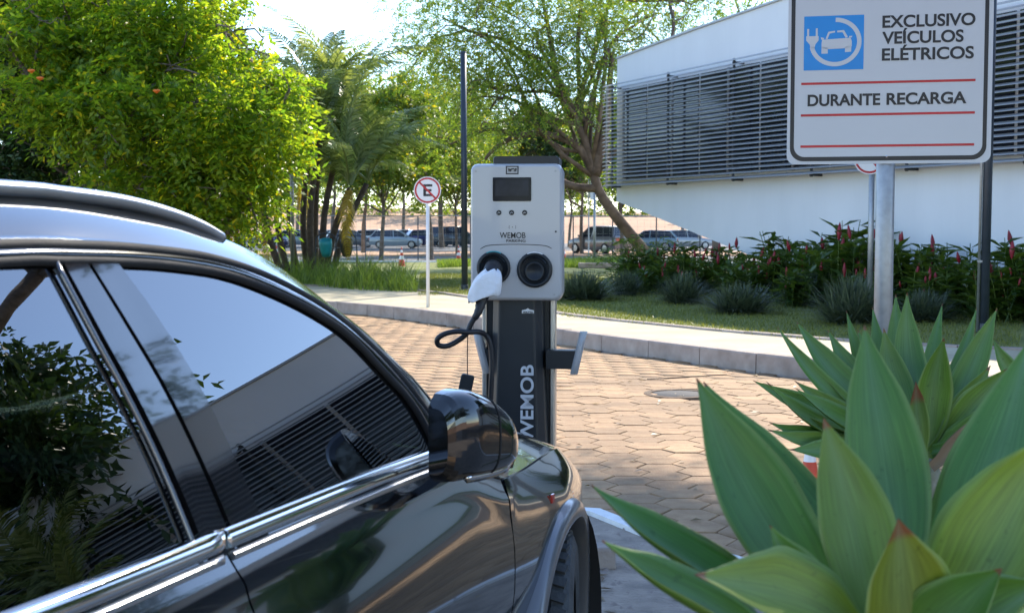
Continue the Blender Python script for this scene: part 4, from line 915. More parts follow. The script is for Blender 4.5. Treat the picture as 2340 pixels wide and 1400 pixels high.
o = q.build('plug_wrap', M['mask_cloth'], loc=o0w); autosmooth(o, 60); ssf = o.modifiers.new('smooth', 'SUBSURF'); ssf.levels = 1; ssf.render_levels = 1; sl2 = o.modifiers.new('thick', 'SOLIDIFY'); sl2.thickness = .0015
tag(o, 'crumpled white wrap over the plug in the left socket', 'plug wrap')

# ================================================================== BIG SIGN
SDI = 6.2; KS = SDI / CAM_F; sgx = dp(2020, 600, SDI).x
sg = thing('bay_sign', 'large white sign reserving the bay for electric vehicles, on a steel post', 'sign', (sgx, SDI, .02), R(-12.5))
sx_ = lambda px: (px - 2032) * .945 * KS / math.cos(R(12.5)) * (1 - .00003 * (px - 2030))
def sz_(py): return dp(2030, py, SDI - .05).z - .02
q = MB(); q.prism(rrect(sx_(1806), sx_(2264), sz_(374), sz_(-150), .04), T3((0, -.046, 0)), .004); pl = q.build('plate', M['sign_face'], sg)
def frame(poly_o, poly_i, y, t):
    n = len(poly_o); q = MB(); V = [(x, y, z) for x, z in poly_o] + [(x, y, z) for x, z in poly_i]; V += [(x, y - t, z) for x, y_, z in [(p[0], 0, p[1]) for p in poly_o]] + [(p[0], y - t, p[1]) for p in poly_i]
    F = []
    for i in range(n):
        j = (i + 1) % n; F += [(2 * n + i, 2 * n + j, 3 * n + j, 3 * n + i), (i, j, 2 * n + j, 2 * n + i), (n + i, 3 * n + i, 3 * n + j, n + j)]
    return q.add(V, F)
YS = -.0504
frame(rrect(sx_(1813), sx_(2254), sz_(367), sz_(-143), .062, 8), rrect(sx_(1822), sx_(2245), sz_(357), sz_(-133), .05, 8), YS, .0005).build('border', M['ink_black'], pl)
for y0, y1 in ((185, 190.5), (258, 263.5), (330, 335.5)):
    MB().prism([(sx_(1837), sz_(y1)), (sx_(2227), sz_(y1)), (sx_(2227), sz_(y0)), (sx_(1837), sz_(y0))], T3((0, YS, 0)), .0005).build('red_line', M['ink_red'], pl)
for s_, y, w in (('EXCLUSIVO', 63, 205), ('VEÍCULOS', 100, 180), ('ELÉTRICOS', 138, 203)):
    text(s_, .052 * SDI / 4.2, M['ink_black'], pl, T3((sx_(2018), YS, sz_(y))), bold=.002, width=w * KS * .968)
text('DURANTE', .050 * SDI / 4.2, M['ink_black'], pl, T3((sx_(1852), YS, sz_(239))), bold=.0022, width=165 * KS * .968)
text('RECARGA', .050 * SDI / 4.2, M['ink_black'], pl, T3((sx_(2030), YS, sz_(239))), bold=.0022, width=177 * KS * .968)
ic = MB().prism([(sx_(1842), sz_(157)), (sx_(1977), sz_(157)), (sx_(1977), sz_(32)), (sx_(1842), sz_(32))], T3((0, YS, 0)), .0005).build('blue_square', M['ink_blue'], pl)
def ipoly(name, poly): MB().prism([(sx_(x), sz_(y)) for x, y in poly], T3((0, YS - .0006, 0)), .0005).build(name, M['sign_face'], ic)
arc = [(1913 + 59 * math.sin(a), 93 - 56 * math.cos(a)) for a in np.linspace(0, R(258), 44)] + [(1913 + 49 * math.sin(a), 93 - 46 * math.cos(a)) for a in np.linspace(R(258), 0, 44)]
q = MB(); n = 44
V = [(sx_(x), YS - .0011, sz_(y)) for x, y in arc]; q.add(V, [(i, i + 1, 2 * n - 2 - i, 2 * n - 1 - i) for i in range(n - 1)]); q.build('cable_ring', M['sign_face'], ic)
ipoly('plug_icon', [(1847, 78), (1875, 78), (1875, 88), (1868, 97), (1866, 106), (1857, 106), (1855, 97), (1847, 88)])
ipoly('plug_pin', [(1849, 61), (1853.5, 61), (1853.5, 78), (1849, 78)]); ipoly('plug_pin', [(1868.5, 60), (1873, 60), (1873, 78), (1868.5, 78)])
ipoly('car_icon', [(1883, 87), (1947, 84), (1950, 92), (1950, 104), (1935, 108), (1898, 109), (1882, 106), (1882, 94)])
ipoly('car_icon', [(1882, 104), (1896, 106), (1896, 119), (1882, 119)]); ipoly('car_icon', [(1935, 105), (1949, 102), (1949, 116), (1935, 117)])
for pa in ([(1891, 85), (1897, 69), (1912, 67), (1912, 71), (1900, 73), (1895, 86)], [(1917, 67), (1932, 66), (1941, 82), (1936, 84), (1929, 71), (1917, 71)], [(1880, 81), (1888, 83), (1886, 87), (1881, 86)], [(1944, 80), (1951, 80), (1950, 83), (1944, 84)]): ipoly('car_icon', pa)
MB().tube([(0, 0, -.1), (0, 0, sz_(-160))], .043, 20).build('post', M['galv'], sg, True)
for zz in (sz_(300), sz_(-60)):
    MB().box((0, -.03, zz), (.42, .03, .05)).build('bracket', M['galv'], sg)
MB().lathe([(0, 0), (.006, 0), (.005, .004), (0, .005)], 10, T3((0, YS, sz_(358))) @ Matrix.Rotation(R(90), 4, 'X')).build('bolt', M['chrome'], sg)

# ================================================================== ROUND SIGNS
def disc(r, n=40): return [(r * math.cos(2 * math.pi * i / n), r * math.sin(2 * math.pi * i / n)) for i in range(n)]
def round_sign(label, base, hz, r, post_r, letter=True, name='no_parking_sign', rz=0, pm='white_gloss', hoff=0.0):
    t = thing(name, label, 'road sign', base, rz)
    MB().tube([(-hoff, .02, -.1), (-hoff, .02, hz + r * .8)], post_r, 12).build('post', M[pm], t, True)
    d = MB().prism(disc(r), T3((0, -post_r, hz)), .004).build('disc', M['white_gloss'], t)
    frame([(x, z + hz) for x, z in disc(r * .93)], [(x, z + hz) for x, z in disc(r * .80)], -post_r - .0045, .001).build('red_ring', M['ink_red'], d)
    y = -post_r - .0045
    if letter:
        a = r
        e = [(-.30, -.42), (.36, -.42), (.36, -.25), (-.11, -.25), (-.11, -.08), (.30, -.08), (.30, .08), (-.11, .08), (-.11, .25), (.36, .25), (.36, .42), (-.30, .42)]
        q = MB(); 
        for x0, x1, z0, z1 in ((-.30, -.10, -.44, .44), (-.11, .36, .27, .44), (-.11, .30, -.085, .085), (-.11, .36, -.44, -.27)): q.prism([(x0 * a, hz + z0 * a), (x1 * a, hz + z0 * a), (x1 * a, hz + z1 * a), (x0 * a, hz + z1 * a)], T3((0, y, 0)), .0008 + .0002 * (x0 < -.2))
        q.build('letter_e', M['ink_black'], d)
    k = .07 * r; q = MB(); c = math.sqrt(.5) * .84 * r
    q.prism([(-c - k * .7, hz + c - k * .7), (c - k * .7, hz - c - k * .7), (c + k * .7, hz - c + k * .7), (-c + k * .7, hz + c + k * .7)], T3((0, y - .0014, 0)), .0008); q.build('slash', M['ink_red'], d)
    return t
b_ = gp(978, 702, .196); round_sign('round no-parking sign with a crossed out letter E on a thin white post', b_, dp(979, 435, b_.y).z - .196, .243, .032)
p_ = dp(1985, 363, 21); round_sign('round red-rimmed sign half hidden behind the big bay sign, on a grey post', (p_.x, 21, .19), p_.z - .19, .25, .045, False, 'round_sign', pm='galv', hoff=-.06)

# ================================================================== POSTS
def post(name, label, base, top, r0, r1, m, cat='lamp post', extra=None, seg=12):
    base = Vector(base); t = thing(name, label, cat, base); d = Vector(top) - base
    MB().tube([Vector((0, 0, -.05)), d], [r0, r1], seg).build('shaft', m, t, True)
    MB().lathe([(r0 * 1.9, 0), (r0 * 1.9, .02), (r0 * 1.15, .03), (r0 * 1.1, .12), (r0, .13)], 16).build('base', m, t)
    MB().lathe([(0, .03), (r1 * 1.05, .015), (r1 * 1.05, -.03)], 12, T3(d)).build('cap', m, t, True)
    return t
b_ = gp(1062, 663, .19); post('lamp_post', 'tall dark blue-grey post left of the charging station', b_, (b_.x - .02, b_.y, dp(1058, 120, b_.y).z), .075, .068, M['pole_dark'])
b_ = gp(2248, 760, .19); tp_ = dp(2272, -160, b_.y); post('lamp_post', 'dark leaning post at the right edge beyond the big sign', b_, tp_, .062, .058, M['pole_dark'])
MB().tube([b_ + Vector((-.085, 0, .4)), tp_ + Vector((-.085, 0, 0))], .022, 8)
hls = thing('post_highlight', 'thin pale strip added as the sunlit left edge of the dark leaning post', 'highlight', b_ + Vector((-.088, 0, 0)))  # pale strip added to imitate sunlight along the post's left edge
MB().tube([(0, 0, -.05), tp_ - b_], .020, 8).build('highlight', M['galv'], hls, True)
for k in (.18, .5, .8): MB().box(Vector((.03, 0, 0)) + (tp_ - b_) * k, (.10, .05, .03)).build('highlight_tie', M['galv'], hls)  # ties joining the added highlight strip to the post
b_ = gp(669, 640, .19); lp = post('lamp_post', 'slim galvanised grey post in front of the palm clump', b_, (b_.x, b_.y, dp(670, 250, b_.y).z), .055, .05, M['galv'])
b_ = gp(1358, 602, .19); post('sign_post', 'thin grey post on the lawn beside a concrete slab', b_, (b_.x, b_.y, dp(1357, 440, b_.y).z), .05, .05, M['galv'], 'post')
# far street lamp with two arms
b_ = Vector((dp(1265, 340, 95).x, 95, .0)); t = thing('street_lamp', 'distant street lamp with two arms seen above the charging station', 'street lamp', b_)
hz = dp(1265, 285, 95).z; MB().tube([(0, 0, 0), (0, 0, hz)], [.09, .06], 8).build('shaft', M['galv'], t)
for s_ in (-1, 1):
    MB().tube([(0, 0, hz), (s_ * .25, 0, hz + .7), (s_ * .6, 0, hz + 1.2)], .05, 6).build('arm', M['galv'], t); MB().box((s_ * .75, 0, hz + 1.25), (.45, .2, .1)).build('lamp_head', M['galv'], t)
# fence
FD = 57.6
fe = thing('wire_fence', 'low wire mesh fence with thin dark posts before the parking lot', 'fence', (0, FD, .0))
fx = [dp(p, 500, FD).x for p in (470, 560, 640, 715, 835, 955, 1075, 1195, 1310, 1400, 1500, 1600)]
for k, x in enumerate(fx):
    z1 = dp(900, 493, FD).z; MB().tube([(x, 0, -.05), (x, 0, z1)], .028, 6).build('fence_post', M['pole_dark'], fe)
    if k: MB().tube([(fx[k - 1], 0, z1), (x, 0, z1 + random.uniform(-.02, .02))], .02, 5).build('top_rail', M['galv'], fe)
wv = MB()
for z in np.arange(.15, 2.0, .3): wv.box(((fx[0] + fx[-1]) / 2, 0, z), (fx[-1] - fx[0], .005, .005))
for x in np.arange(fx[0], fx[-1], .3): wv.box((x, 0, 1.0), (.005, .005, 2.0))
tag(wv.build('wire_mesh', M['galv'], fe), kind='stuff')
# concrete slab on lawn
o = MB().box((0, 0, .09), (1.9, .5, .18)).build('concrete_slab', M['kerb'], loc=gp(1383, 612, .19)); bevel(o, .02); tag(o, 'pale concrete slab bench lying on the lawn right of the charger', 'slab')
# feather flag
b_ = Vector((dp(1345, 560, 60).x, 60, 0)); t = thing('feather_flag', 'white and green feather flag behind the leaning tree', 'flag', b_)
zt_, zb_ = dp(1345, 215, 60).z, dp(1345, 455, 60).z
MB().tube([(0, 0, 0), (0, 0, zt_)], .03, 6).build('pole', M['galv'], t)
q = MB(); q.loft([[( .06 + .28 * w * k, .08 * math.sin(6 * z + 2 * k), z) for k in (0, .5, 1)] for z, w in [(zb_ + (zt_ - zb_) * i / 14, .6 + .4 * math.sin(math.pi * i / 14)) for i in range(15)]], False); q.build('cloth', M['white_gloss'], t, True)
q = MB(); q.loft([[( .06 + .28 * w * (.62 + .4 * k), .08 * math.sin(6 * z + 2 * (.62 + .4 * k)) - .01, z) for k in (0, .5, 1)] for z, w in [(zb_ + (zt_ - zb_) * i / 14, .6 + .4 * math.sin(math.pi * i / 14)) for i in range(2, 8)]], False); q.build('green_band', mat('flag_green', (.02, .22, .10), .6), t, True)

# ================================================================== AGAVES
def agave_mat():
    m = mat('agave_leaf', (.09, .21, .052), .42, var=0, scale=2.2, col2=(.20, .32, .06), bump=.05, bscale=12); N = m.node_tree.nodes; L = m.node_tree.links; b = N['Principled BSDF']
    src = b.inputs['Base Color'].links[0].from_socket
    oi = N.new('ShaderNodeObjectInfo'); hs = N.new('ShaderNodeHueSaturation')
    L.new(oi.outputs['Color'], (mxc := N.new('ShaderNodeMixRGB')).inputs[2]); mxc.inputs[0].default_value = 1; mxc.blend_type = 'MULTIPLY'; L.new(src, mxc.inputs[1])
    at = N.new('ShaderNodeAttribute'); at.attribute_name = 'edge'; rp = N.new('ShaderNodeValToRGB'); rp.color_ramp.elements[0].position = .82; rp.color_ramp.elements[1].position = .99
    L.new(at.outputs['Fac'], rp.inputs[0]); mx = N.new('ShaderNodeMixRGB'); L.new(rp.outputs[0], mx.inputs[0]); L.new(mxc.outputs[0], mx.inputs[1]); mx.inputs[2].default_value = (.28, .42, .13, 1)
    at2 = N.new('ShaderNodeAttribute'); at2.attribute_name = 'tip'; rp2 = N.new('ShaderNodeValToRGB'); rp2.color_ramp.elements[0].position = .45; rp2.color_ramp.elements[1].position = .62
    L.new(at2.outputs['Fac'], rp2.inputs[0]); mx2 = N.new('ShaderNodeMixRGB'); L.new(rp2.outputs[0], mx2.inputs[0]); L.new(mx.outputs[0], mx2.inputs[1]); mx2.inputs[2].default_value = (.26, .10, .04, 1)
    at3 = N.new('ShaderNodeAttribute'); at3.attribute_name = 'bloom'; mx3 = N.new('ShaderNodeMixRGB'); mx3.inputs[2].default_value = (.22, .36, .24, 1)
    wv_ = N.new('ShaderNodeTexNoise'); wv_.inputs['Scale'].default_value = 5; ml = N.new('ShaderNodeMath'); ml.operation = 'MULTIPLY'; L.new(at3.outputs['Fac'], ml.inputs[0]); L.new(wv_.outputs['Fac'], ml.inputs[1])
    tcn = [n_ for n_ in N if n_.type == 'TEX_COORD'][0]; L.new(tcn.outputs['Object'], wv_.inputs['Vector'])
    L.new(ml.outputs[0], mx3.inputs[0]); L.new(mx2.outputs[0], mx3.inputs[1]); L.new(mx3.outputs[0], b.inputs['Base Color'])
    a4 = N.new('ShaderNodeAttribute'); a4.attribute_name = 'lv'; a5 = N.new('ShaderNodeAttribute'); a5.attribute_name = 'lt'; cx_ = N.new('ShaderNodeCombineXYZ'); sc1 = N.new('ShaderNodeMath'); sc1.operation = 'MULTIPLY'; sc1.inputs[1].default_value = 16; sc2 = N.new('ShaderNodeMath'); sc2.operation = 'MULTIPLY'; sc2.inputs[1].default_value = 2.2
    L.new(a4.outputs['Fac'], sc1.inputs[0]); L.new(a5.outputs['Fac'], sc2.inputs[0]); L.new(sc1.outputs[0], cx_.inputs[0]); L.new(sc2.outputs[0], cx_.inputs[1]); L.new(oi.outputs['Random'], cx_.inputs[2])
    fib = N.new('ShaderNodeTexNoise'); fib.inputs['Scale'].default_value = 1.6; fib.inputs['Detail'].default_value = 5; L.new(cx_.outputs[0], fib.inputs['Vector'])
    fr_ = N.new('ShaderNodeMapRange'); fr_.inputs[1].default_value = .3; fr_.inputs[2].default_value = .7; fr_.inputs[3].default_value = .74; fr_.inputs[4].default_value = 1.18; L.new(fib.outputs['Fac'], fr_.inputs[0])
    spn = N.new('ShaderNodeTexNoise'); spn.inputs['Scale'].default_value = 70; spn.inputs['Detail'].default_value = 3; L.new(tcn.outputs['Object'], spn.inputs['Vector'])
    sr_ = N.new('ShaderNodeMapRange'); sr_.inputs[1].default_value = .66; sr_.inputs[2].default_value = .74; sr_.inputs[3].default_value = 1.0; sr_.inputs[4].default_value = .72; L.new(spn.outputs['Fac'], sr_.inputs[0])
    mm = N.new('ShaderNodeMath'); mm.operation = 'MULTIPLY'; L.new(fr_.outputs[0], mm.inputs[0]); L.new(sr_.outputs[0], mm.inputs[1])
    hs2 = N.new('ShaderNodeHueSaturation'); L.new(mm.outputs[0], hs2.inputs['Value']); L.new(mx3.outputs[0], hs2.inputs['Color']); L.new(hs2.outputs[0], b.inputs['Base Color'])
    mx3 = hs2
    tr = N.new('ShaderNodeBsdfTranslucent'); L.new(mx3.outputs[0], tr.inputs[0]); ms = N.new('ShaderNodeMixShader'); ms.inputs[0].default_value = .28
    L.new(b.outputs[0], ms.inputs[1]); L.new(tr.outputs[0], ms.inputs[2]); L.new(ms.outputs[0], N['Material Output'].inputs[0]); return m
M['agave'] = agave_mat()
M['agave_dead'] = mat('agave_dead_leaf', (.22, .15, .09), .8, col2=(.34, .26, .17), scale=8)
def agave_leaf(parent, base, tip, width, up, bend=.12, brown=.0, tint=(1, 1, 1), base_w=.42, chan=.22, m=None, peak=.5, name='leaf', twist=0.0):
    base, tip = Vector(base), Vector(tip); ax = tip - base; L = ax.length; a = ax / L; up = Vector(up); up = (up - a * up.dot(a)).normalized(); sd_ = a.cross(up)
    nu, nv = 26, 9; top = []; E_ = []; Tp = []; Bl = []; Lv = []; Lt = []
    prof = hermite([0, .12, peak * .6, peak, .72, .86, .95, 1.0], [base_w, base_w + .05, .86, 1.0, .75, .39, .13, .012])
    for i in range(nu):
        t = i / (nu - 1); c = base + ax * t + up * (-bend * L * math.sin(math.pi * t) + .008 * L * math.sin(6 * t)) + sd_ * .014 * L * math.sin(4 * t + L * 40)
        hw = prof(t) * width / 2; row = []
        tw = twist * t; u2 = up * math.cos(tw) + sd_ * math.sin(tw); s2 = sd_ * math.cos(tw) - up * math.sin(tw)
        for j in range(nv):
            v = -1 + 2 * j / (nv - 1); row.append(c + s2 * hw * v * (1 - .06 * v * v) + u2 * (hw * chan * (abs(v) ** 1.8) * 2 * (1 - .3 * t) + .0012 * math.sin(t * 17 + v * 2) * abs(v) * (width / .12)))
            Lv.append(v); Lt.append(t); E_.append(abs(v)); Tp.append(max(0, (t - (1 - brown)) / max(brown, .01)) if brown else (1.0 if t > .985 else 0)); Bl.append(max(0, 1 - abs(v) * 1.6) * .65)
        top.append(row)
    V = [p for r_ in top for p in r_]; F = []
    th = lambda i, j: .5 * width * .085 * (1 - (2 * j / (nv - 1) - 1) ** 2) * prof(i / (nu - 1)) * (1.6 - i / nu) + .0006
    V += [top[i][j] - up * th(i, j) for i in range(nu) for j in range(nv)]; o2 = nu * nv
    for i in range(nu - 1):
        for j in range(nv - 1):
            k = i * nv + j; F.append((k, k + nv, k + nv + 1, k + 1)); F.append((o2 + k, o2 + k + 1, o2 + k + nv + 1, o2 + k + nv))
    for i in range(nu - 1):
        F.append((i * nv, o2 + i * nv, o2 + (i + 1) * nv, (i + 1) * nv)); F.append((i * nv + nv - 1, (i + 1) * nv + nv - 1, o2 + (i + 1) * nv + nv - 1, o2 + i * nv + nv - 1))
    me = mesh(name, V, F); me.polygons.foreach_set('use_smooth', [True] * len(me.polygons))
    for nm, d in (('edge', E_), ('tip', Tp), ('bloom', Bl), ('lv', Lv), ('lt', Lt)):
        at = me.attributes.new(nm, 'FLOAT', 'POINT'); at.data.foreach_set('value', np.array(d + d, np.float32))
    o = ob(name, me, m or M['agave'], parent); o.color = (*tint, 1); return o
def stem(parent, pts, r):
    q = MB(); P = smooth_path(pts, 12); q.tube(P, [r * (1 + .12 * math.sin(i * 2.1)) for i in range(12)], 10); q.build('stem', M['agave_stem'], parent, True)
M['agave_stem'] = mat('agave_stem', (.16, .17, .11), .9, col2=(.30, .29, .24), scale=14, bump=.8, bscale=30)
# near plant
AC = dp(2030, 1490, 1.62); ag = thing('agave', 'large foreground agave with broad yellow-green leaves filling the lower right corner', 'agave', (AC.x, AC.y + .05, .02)); ao = Vector((AC.x, AC.y + .05, .02))
stem(ag, [(0.02, 0, -.05), (.03, .01, .3), (-.01, 0, .7), AC - ao + Vector((0, 0, .03))], .05)
def nl(bp, tp, w, up, **k):
    agave_leaf(ag, dp(*bp) - ao, dp(*tp) - ao, w, up, **k)
nl((2050, 1430, 1.70), (1983, 742, 1.98), .122, (-.1, -1, .35), bend=.02, tint=(.85, 1.0, .8))                  # tall centre
nl((1945, 1480, 1.64), (1586, 866, 1.72), .126, (.30, -1, .4), bend=.05, tint=(.75, 1.0, .75), peak=.55)        # broad left
nl((2030, 1440, 1.78), (1606, 872, 1.98), .125, (.4, -.9, .55), bend=.05, tint=(.7, .95, .85))                    # behind it
nl((2015, 1480, 1.56), (1880, 955, 1.60), .102, (.05, -1, .25), bend=.0, brown=.10, tint=(1.05, 1.05, .7), peak=.52)    # front centre
nl((1830, 1440, 1.63), (1352, 1102, 1.66), .090, (.25, -.35, 1), bend=.05, tint=(.7, 1.0, .55), chan=.3)         # low left
nl((1820, 1500, 1.56), (1376, 1234, 1.52), .090, (.2, -.3, 1), bend=.04, tint=(1.0, 1.15, .6), chan=.3)              # lower left
nl((2010, 1500, 1.55), (1588, 1304, 1.40), .125, (.1, -.75, .9), bend=-.06, brown=.10, tint=(1.75, 1.3, .6), peak=.6)     # yellow, to the camera's left
nl((2075, 1560, 1.52), (2049, 1186, 1.44), .135, (0, -1, .6), bend=-.03, brown=.22, tint=(2.0, 1.25, .6), peak=.42)        # yellow, brown tip
nl((2120, 1500, 1.60), (2420, 985, 1.58), .155, (-.5, -.85, .5), bend=.03, tint=(1.5, 1.25, .6), peak=.5)                  # right yellow-green
nl((2110, 1440, 1.72), (2362, 775, 1.92), .130, (-.6, -.7, .4), bend=.04, tint=(.75, 1.0, 1.0))                    # right, bluish
nl((2130, 1530, 1.62), (2440, 1260, 1.72), .120, (-.3, -.3, 1), bend=.03, tint=(.7, 1, .7))
nl((2120, 1540, 1.54), (2380, 1330, 1.42), .12, (-.2, -.6, .9), bend=-.03, tint=(1.3, 1.2, .6))
nl((2105, 1540, 1.56), (2215, 1150, 1.70), .095, (-.3, -1, .4), bend=.02, tint=(.8, 1.05, .85))
nl((2060, 1560, 1.50), (2290, 1300, 1.40), .10, (-.3, -.8, .7), bend=-.02, tint=(.9, 1.05, .7), brown=.08)
nl((1960, 1540, 1.54), (1760, 1200, 1.52), .085, (.4, -.9, .5), bend=.03, tint=(.9, 1.1, .7))
for k in range(6):
    a = .4 + k * .5; e = AC - ao + Vector((.42 * math.cos(a), .05 + .42 * math.sin(a), -.10 + .04 * (k % 3))); agave_leaf(ag, AC - ao + Vector((.03 * math.cos(a), .03 * math.sin(a), 0)), e, .11, (0, 0, 1), bend=.06)
# second plant
def agave2(label, c, cpx, tips, d0, seed, wid=.115, stemtop=None):
    rng = random.Random(seed); o_ = Vector((c.x + .03, c.y, .02)); t = thing('agave', label, 'agave', o_)
    stem(t, [(.05, .0, -.05), (.10, .02, .3), (.05, .01, .62), c - o_ + Vector((0, 0, .01))], .042)
    for px, py, dd, w, tint, brown in tips:
        tip = dp(px, py, d0 + dd); b = c - o_ + Vector(((tip.x - c.x) * .10, dd * .16, .02 + rng.uniform(-.02, .03)))
        ax = (tip - c).normalized(); out = Vector((ax.x, dd * .8, 0)); up = Vector((-out.x * .6, -1.0, .45))
        if dd < -.08: up = Vector((-out.x * .8, -.5, .7))
        agave_leaf(t, b, tip - o_, w * wid / .115, up, bend=rng.uniform(.02, .09), brown=brown, tint=tint, chan=.26, peak=rng.uniform(.44, .56))
    return t
g0, g1, g2, g3 = (1.0, 1.1, .8), (1.4, 1.25, .65), (.85, 1.05, 1.0), (1.2, 1.2, .7)
TI = [(1776, 747, .1, .075, g3, 0), (1824, 732, .16, .11, g0, 0), (1893, 753, .2, .11, g2, 0), (1936, 708, .34, .07, g0, 0), (1956, 752, .3, .07, g0, .06), (2016, 750, .12, .12, g0, .07), (2048, 672, .32, .10, g0, 0), (2077, 668, .18, .11, g2, 0), (2152, 692, .34, .06, g0, 0), (2160, 772, -.06, .11, g3, .07), (2284, 706, .14, .10, g0, 0), (2258, 764, .3, .07, g0, 0),
      (1722, 864, -.05, .085, g3, .05), (1752, 868, -.12, .105, g3, .08), (1815, 872, .02, .09, g1, .1), (1820, 888, -.16, .11, g0, 0), (1758, 962, -.16, .10, g0, .06), (1753, 975, -.22, .085, g1, .1), (1806, 1028, -.24, .10, g0, .1), (2265, 835, .05, .08, g1, .12), (2308, 842, -.08, .11, g3, .1), (2320, 905, -.16, .10, g3, 0), (2290, 980, -.25, .10, g0, 0), (1960, 860, -.1, .11, g0, 0), (2230, 700, .4, .06, g0, 0), (1990, 700, .4, .08, g0, 0)]
A2 = dp(2108, 1062, 3.75); ag2 = agave2('green agave with a bare stem standing left of the big sign post base', A2, 2108, TI, 3.75, 3)
ag2['label'] = 'mid-sized green agave with a bare grey stem behind the foreground agave'
agave_leaf(ag2, dp(2112, 1050, 3.6) - ag2.location, dp(2090, 872, 3.52) - ag2.location, .062, (0, -1, .2), bend=.03, brown=.55, tint=(1, 1, .9))
agave_leaf(ag2, dp(2130, 1070, 3.6) - ag2.location, dp(2300, 915, 3.5) - ag2.location, .07, (0, -1, .4), bend=-.05, m=M['agave_dead'], name='dead_leaf')
A3 = dp(2420, 985, 4.3); agave2('agave at the right edge, mostly cut off by the frame, behind the bare-stemmed agave', A3, 2420, [(2270, 771, .05, .10, g0, 0), (2330, 808, .1, .11, g0, .08), (2300, 850, -.12, .1, g1, .15), (2380, 730, .2, .11, g0, 0), (2460, 700, .1, .11, g0, 0), (2540, 760, .1, .1, g3, 0), (2580, 860, -.1, .11, g0, 0), (2480, 900, -.25, .11, g0, 0), (2360, 930, -.25, .1, g0, 0)], 4.3, 8)

# ================================================================== SHRUBS, TUFTS, GRASS
def shrub_proto(seed):
    rng = np.random.default_rng(seed); t = thing('red_ginger_shrub', 'x', 'shrub'); V = []; F = []; fl_ = MB(); stm = MB(); fls = []
    lv = []
    for k in range(26):
        a = rng.uniform(0, 6.28); rr = rng.uniform(.02, .5); b = Vector((rr * math.cos(a), rr * math.sin(a), 0)); h = rng.uniform(.65, 1.45); tp = b + Vector((rng.normal(0, .22), rng.normal(0, .22), h)); stm.tube([b, b.lerp(tp, .5), tp], [.012, .01, .006], 5)
        n = int(h * 9)
        for i in range(n):
            u = .12 + .88 * i / n; p = b.lerp(tp, u); aa = i * 3.0 + rng.uniform(-.5, .5) + k; d = Vector((math.cos(aa), math.sin(aa), rng.uniform(.2, .9))).normalized(); L = rng.uniform(.32, .58); s_ = d.cross(Vector((0, 0, 1))).normalized() * rng.uniform(.05, .085)
            mid = p + d * L * .45; e = p + d * L + Vector((0, 0, -.10)); lv += [p, mid + s_, e, mid - s_]
        if rng.uniform() < .26: fls.append(tp)
    me = mesh('foliage', np.array([tuple(v) for v in lv]), np.arange(len(lv)).reshape(-1, 4)); ob('foliage', me, M['leaf_shrub'], t); stm.build('stems', M['leaf_shrub'], t)
    for p in fls:
        MB().lathe([(.008, -.05), (.022, .0), (.032, .05), (.026, .10), (.016, .15), (.003, .19)], 7, T3(p) @ Matrix.Rotation(rng.normal(0, .15), 4, 'X') @ Matrix.Scale(rng.uniform(.7, 1.35), 4)).build('flower', M['flower_red'], t, True)
    return t
SP = [shrub_proto(s_) for s_ in (1, 2, 3, 4)]; su = set()
def fac(px, back):                                            # a spot in front of the facade, seen at column px
    k = (px - 1170) / CAM_F; e = Vector((.4016, -.9158)); n_ = Vector((-.9158, -.4016)); q0 = Vector((BO.x, BO.y)) + n_ * back
    t_ = (k * q0.y - q0.x) / (e.x - k * e.y); return q0 + e * t_
cols = [(1500, 1.5, .8), (1560, 1.2, .85), (1600, 2.2, .8), (1650, 1.0, .95), (1690, 2.0, .85), (1735, 1.0, 1.05), (1765, 2.3, .95), (1800, 1.0, 1.15), (1840, 1.9, 1.05), (1875, .9, 1.2), (1905, 2.0, 1.1), (1940, .9, 1.25), (1975, 1.8, 1.05), (2030, 1.0, .95), (2075, 1.7, .95), (2110, .9, 1.05), (2150, 1.8, .85), (2190, 1.0, .8), (2230, 1.7, .9), (2280, .9, 1.1), (2325, 1.7, 1.1), (2370, .9, 1.15), (2430, 1.6, 1.1), (2500, 1.0, 1.1), (1530, 2.6, .7), (2000, 2.7, .7), (2120, 2.7, .75), (2260, 2.6, .8), (1820, 3.0, .7), (1700, 3.0, .65), (1450, 2.2, .75), (1480, 3.0, .6)]
words = ['leftmost', 'second', 'third', 'fourth', 'fifth', 'sixth', 'seventh', 'eighth', 'ninth', 'tenth', 'eleventh', 'twelfth', 'thirteenth', 'fourteenth', 'fifteenth', 'sixteenth', 'seventeenth', 'eighteenth', 'nineteenth', 'twentieth', 'twenty-first', 'twenty-second', 'twenty-third', 'twenty-fourth', 'twenty-fifth', 'twenty-sixth', 'twenty-seventh', 'twenty-eighth', 'twenty-ninth', 'thirtieth', 'thirty-first', 'thirty-second']
cols.sort()
for i, (px, bk, sc) in enumerate(cols):
    k = i % 4; o = SP[k] if k not in su else copy_tree(SP[k]); su.add(k); p = fac(px, bk); o.location = (p.x, p.y, .18); o.rotation_euler = (0, 0, i * 2.1); o.scale = (sc * .92, sc * .92, sc * random.uniform(.7, .92))
    tag(o, f'red-flowered leafy shrub at the white wall, {words[i]} from the left' if i else 'leftmost red-flowered leafy shrub at the white wall', 'shrub', 'red ginger shrubs along the white wall')
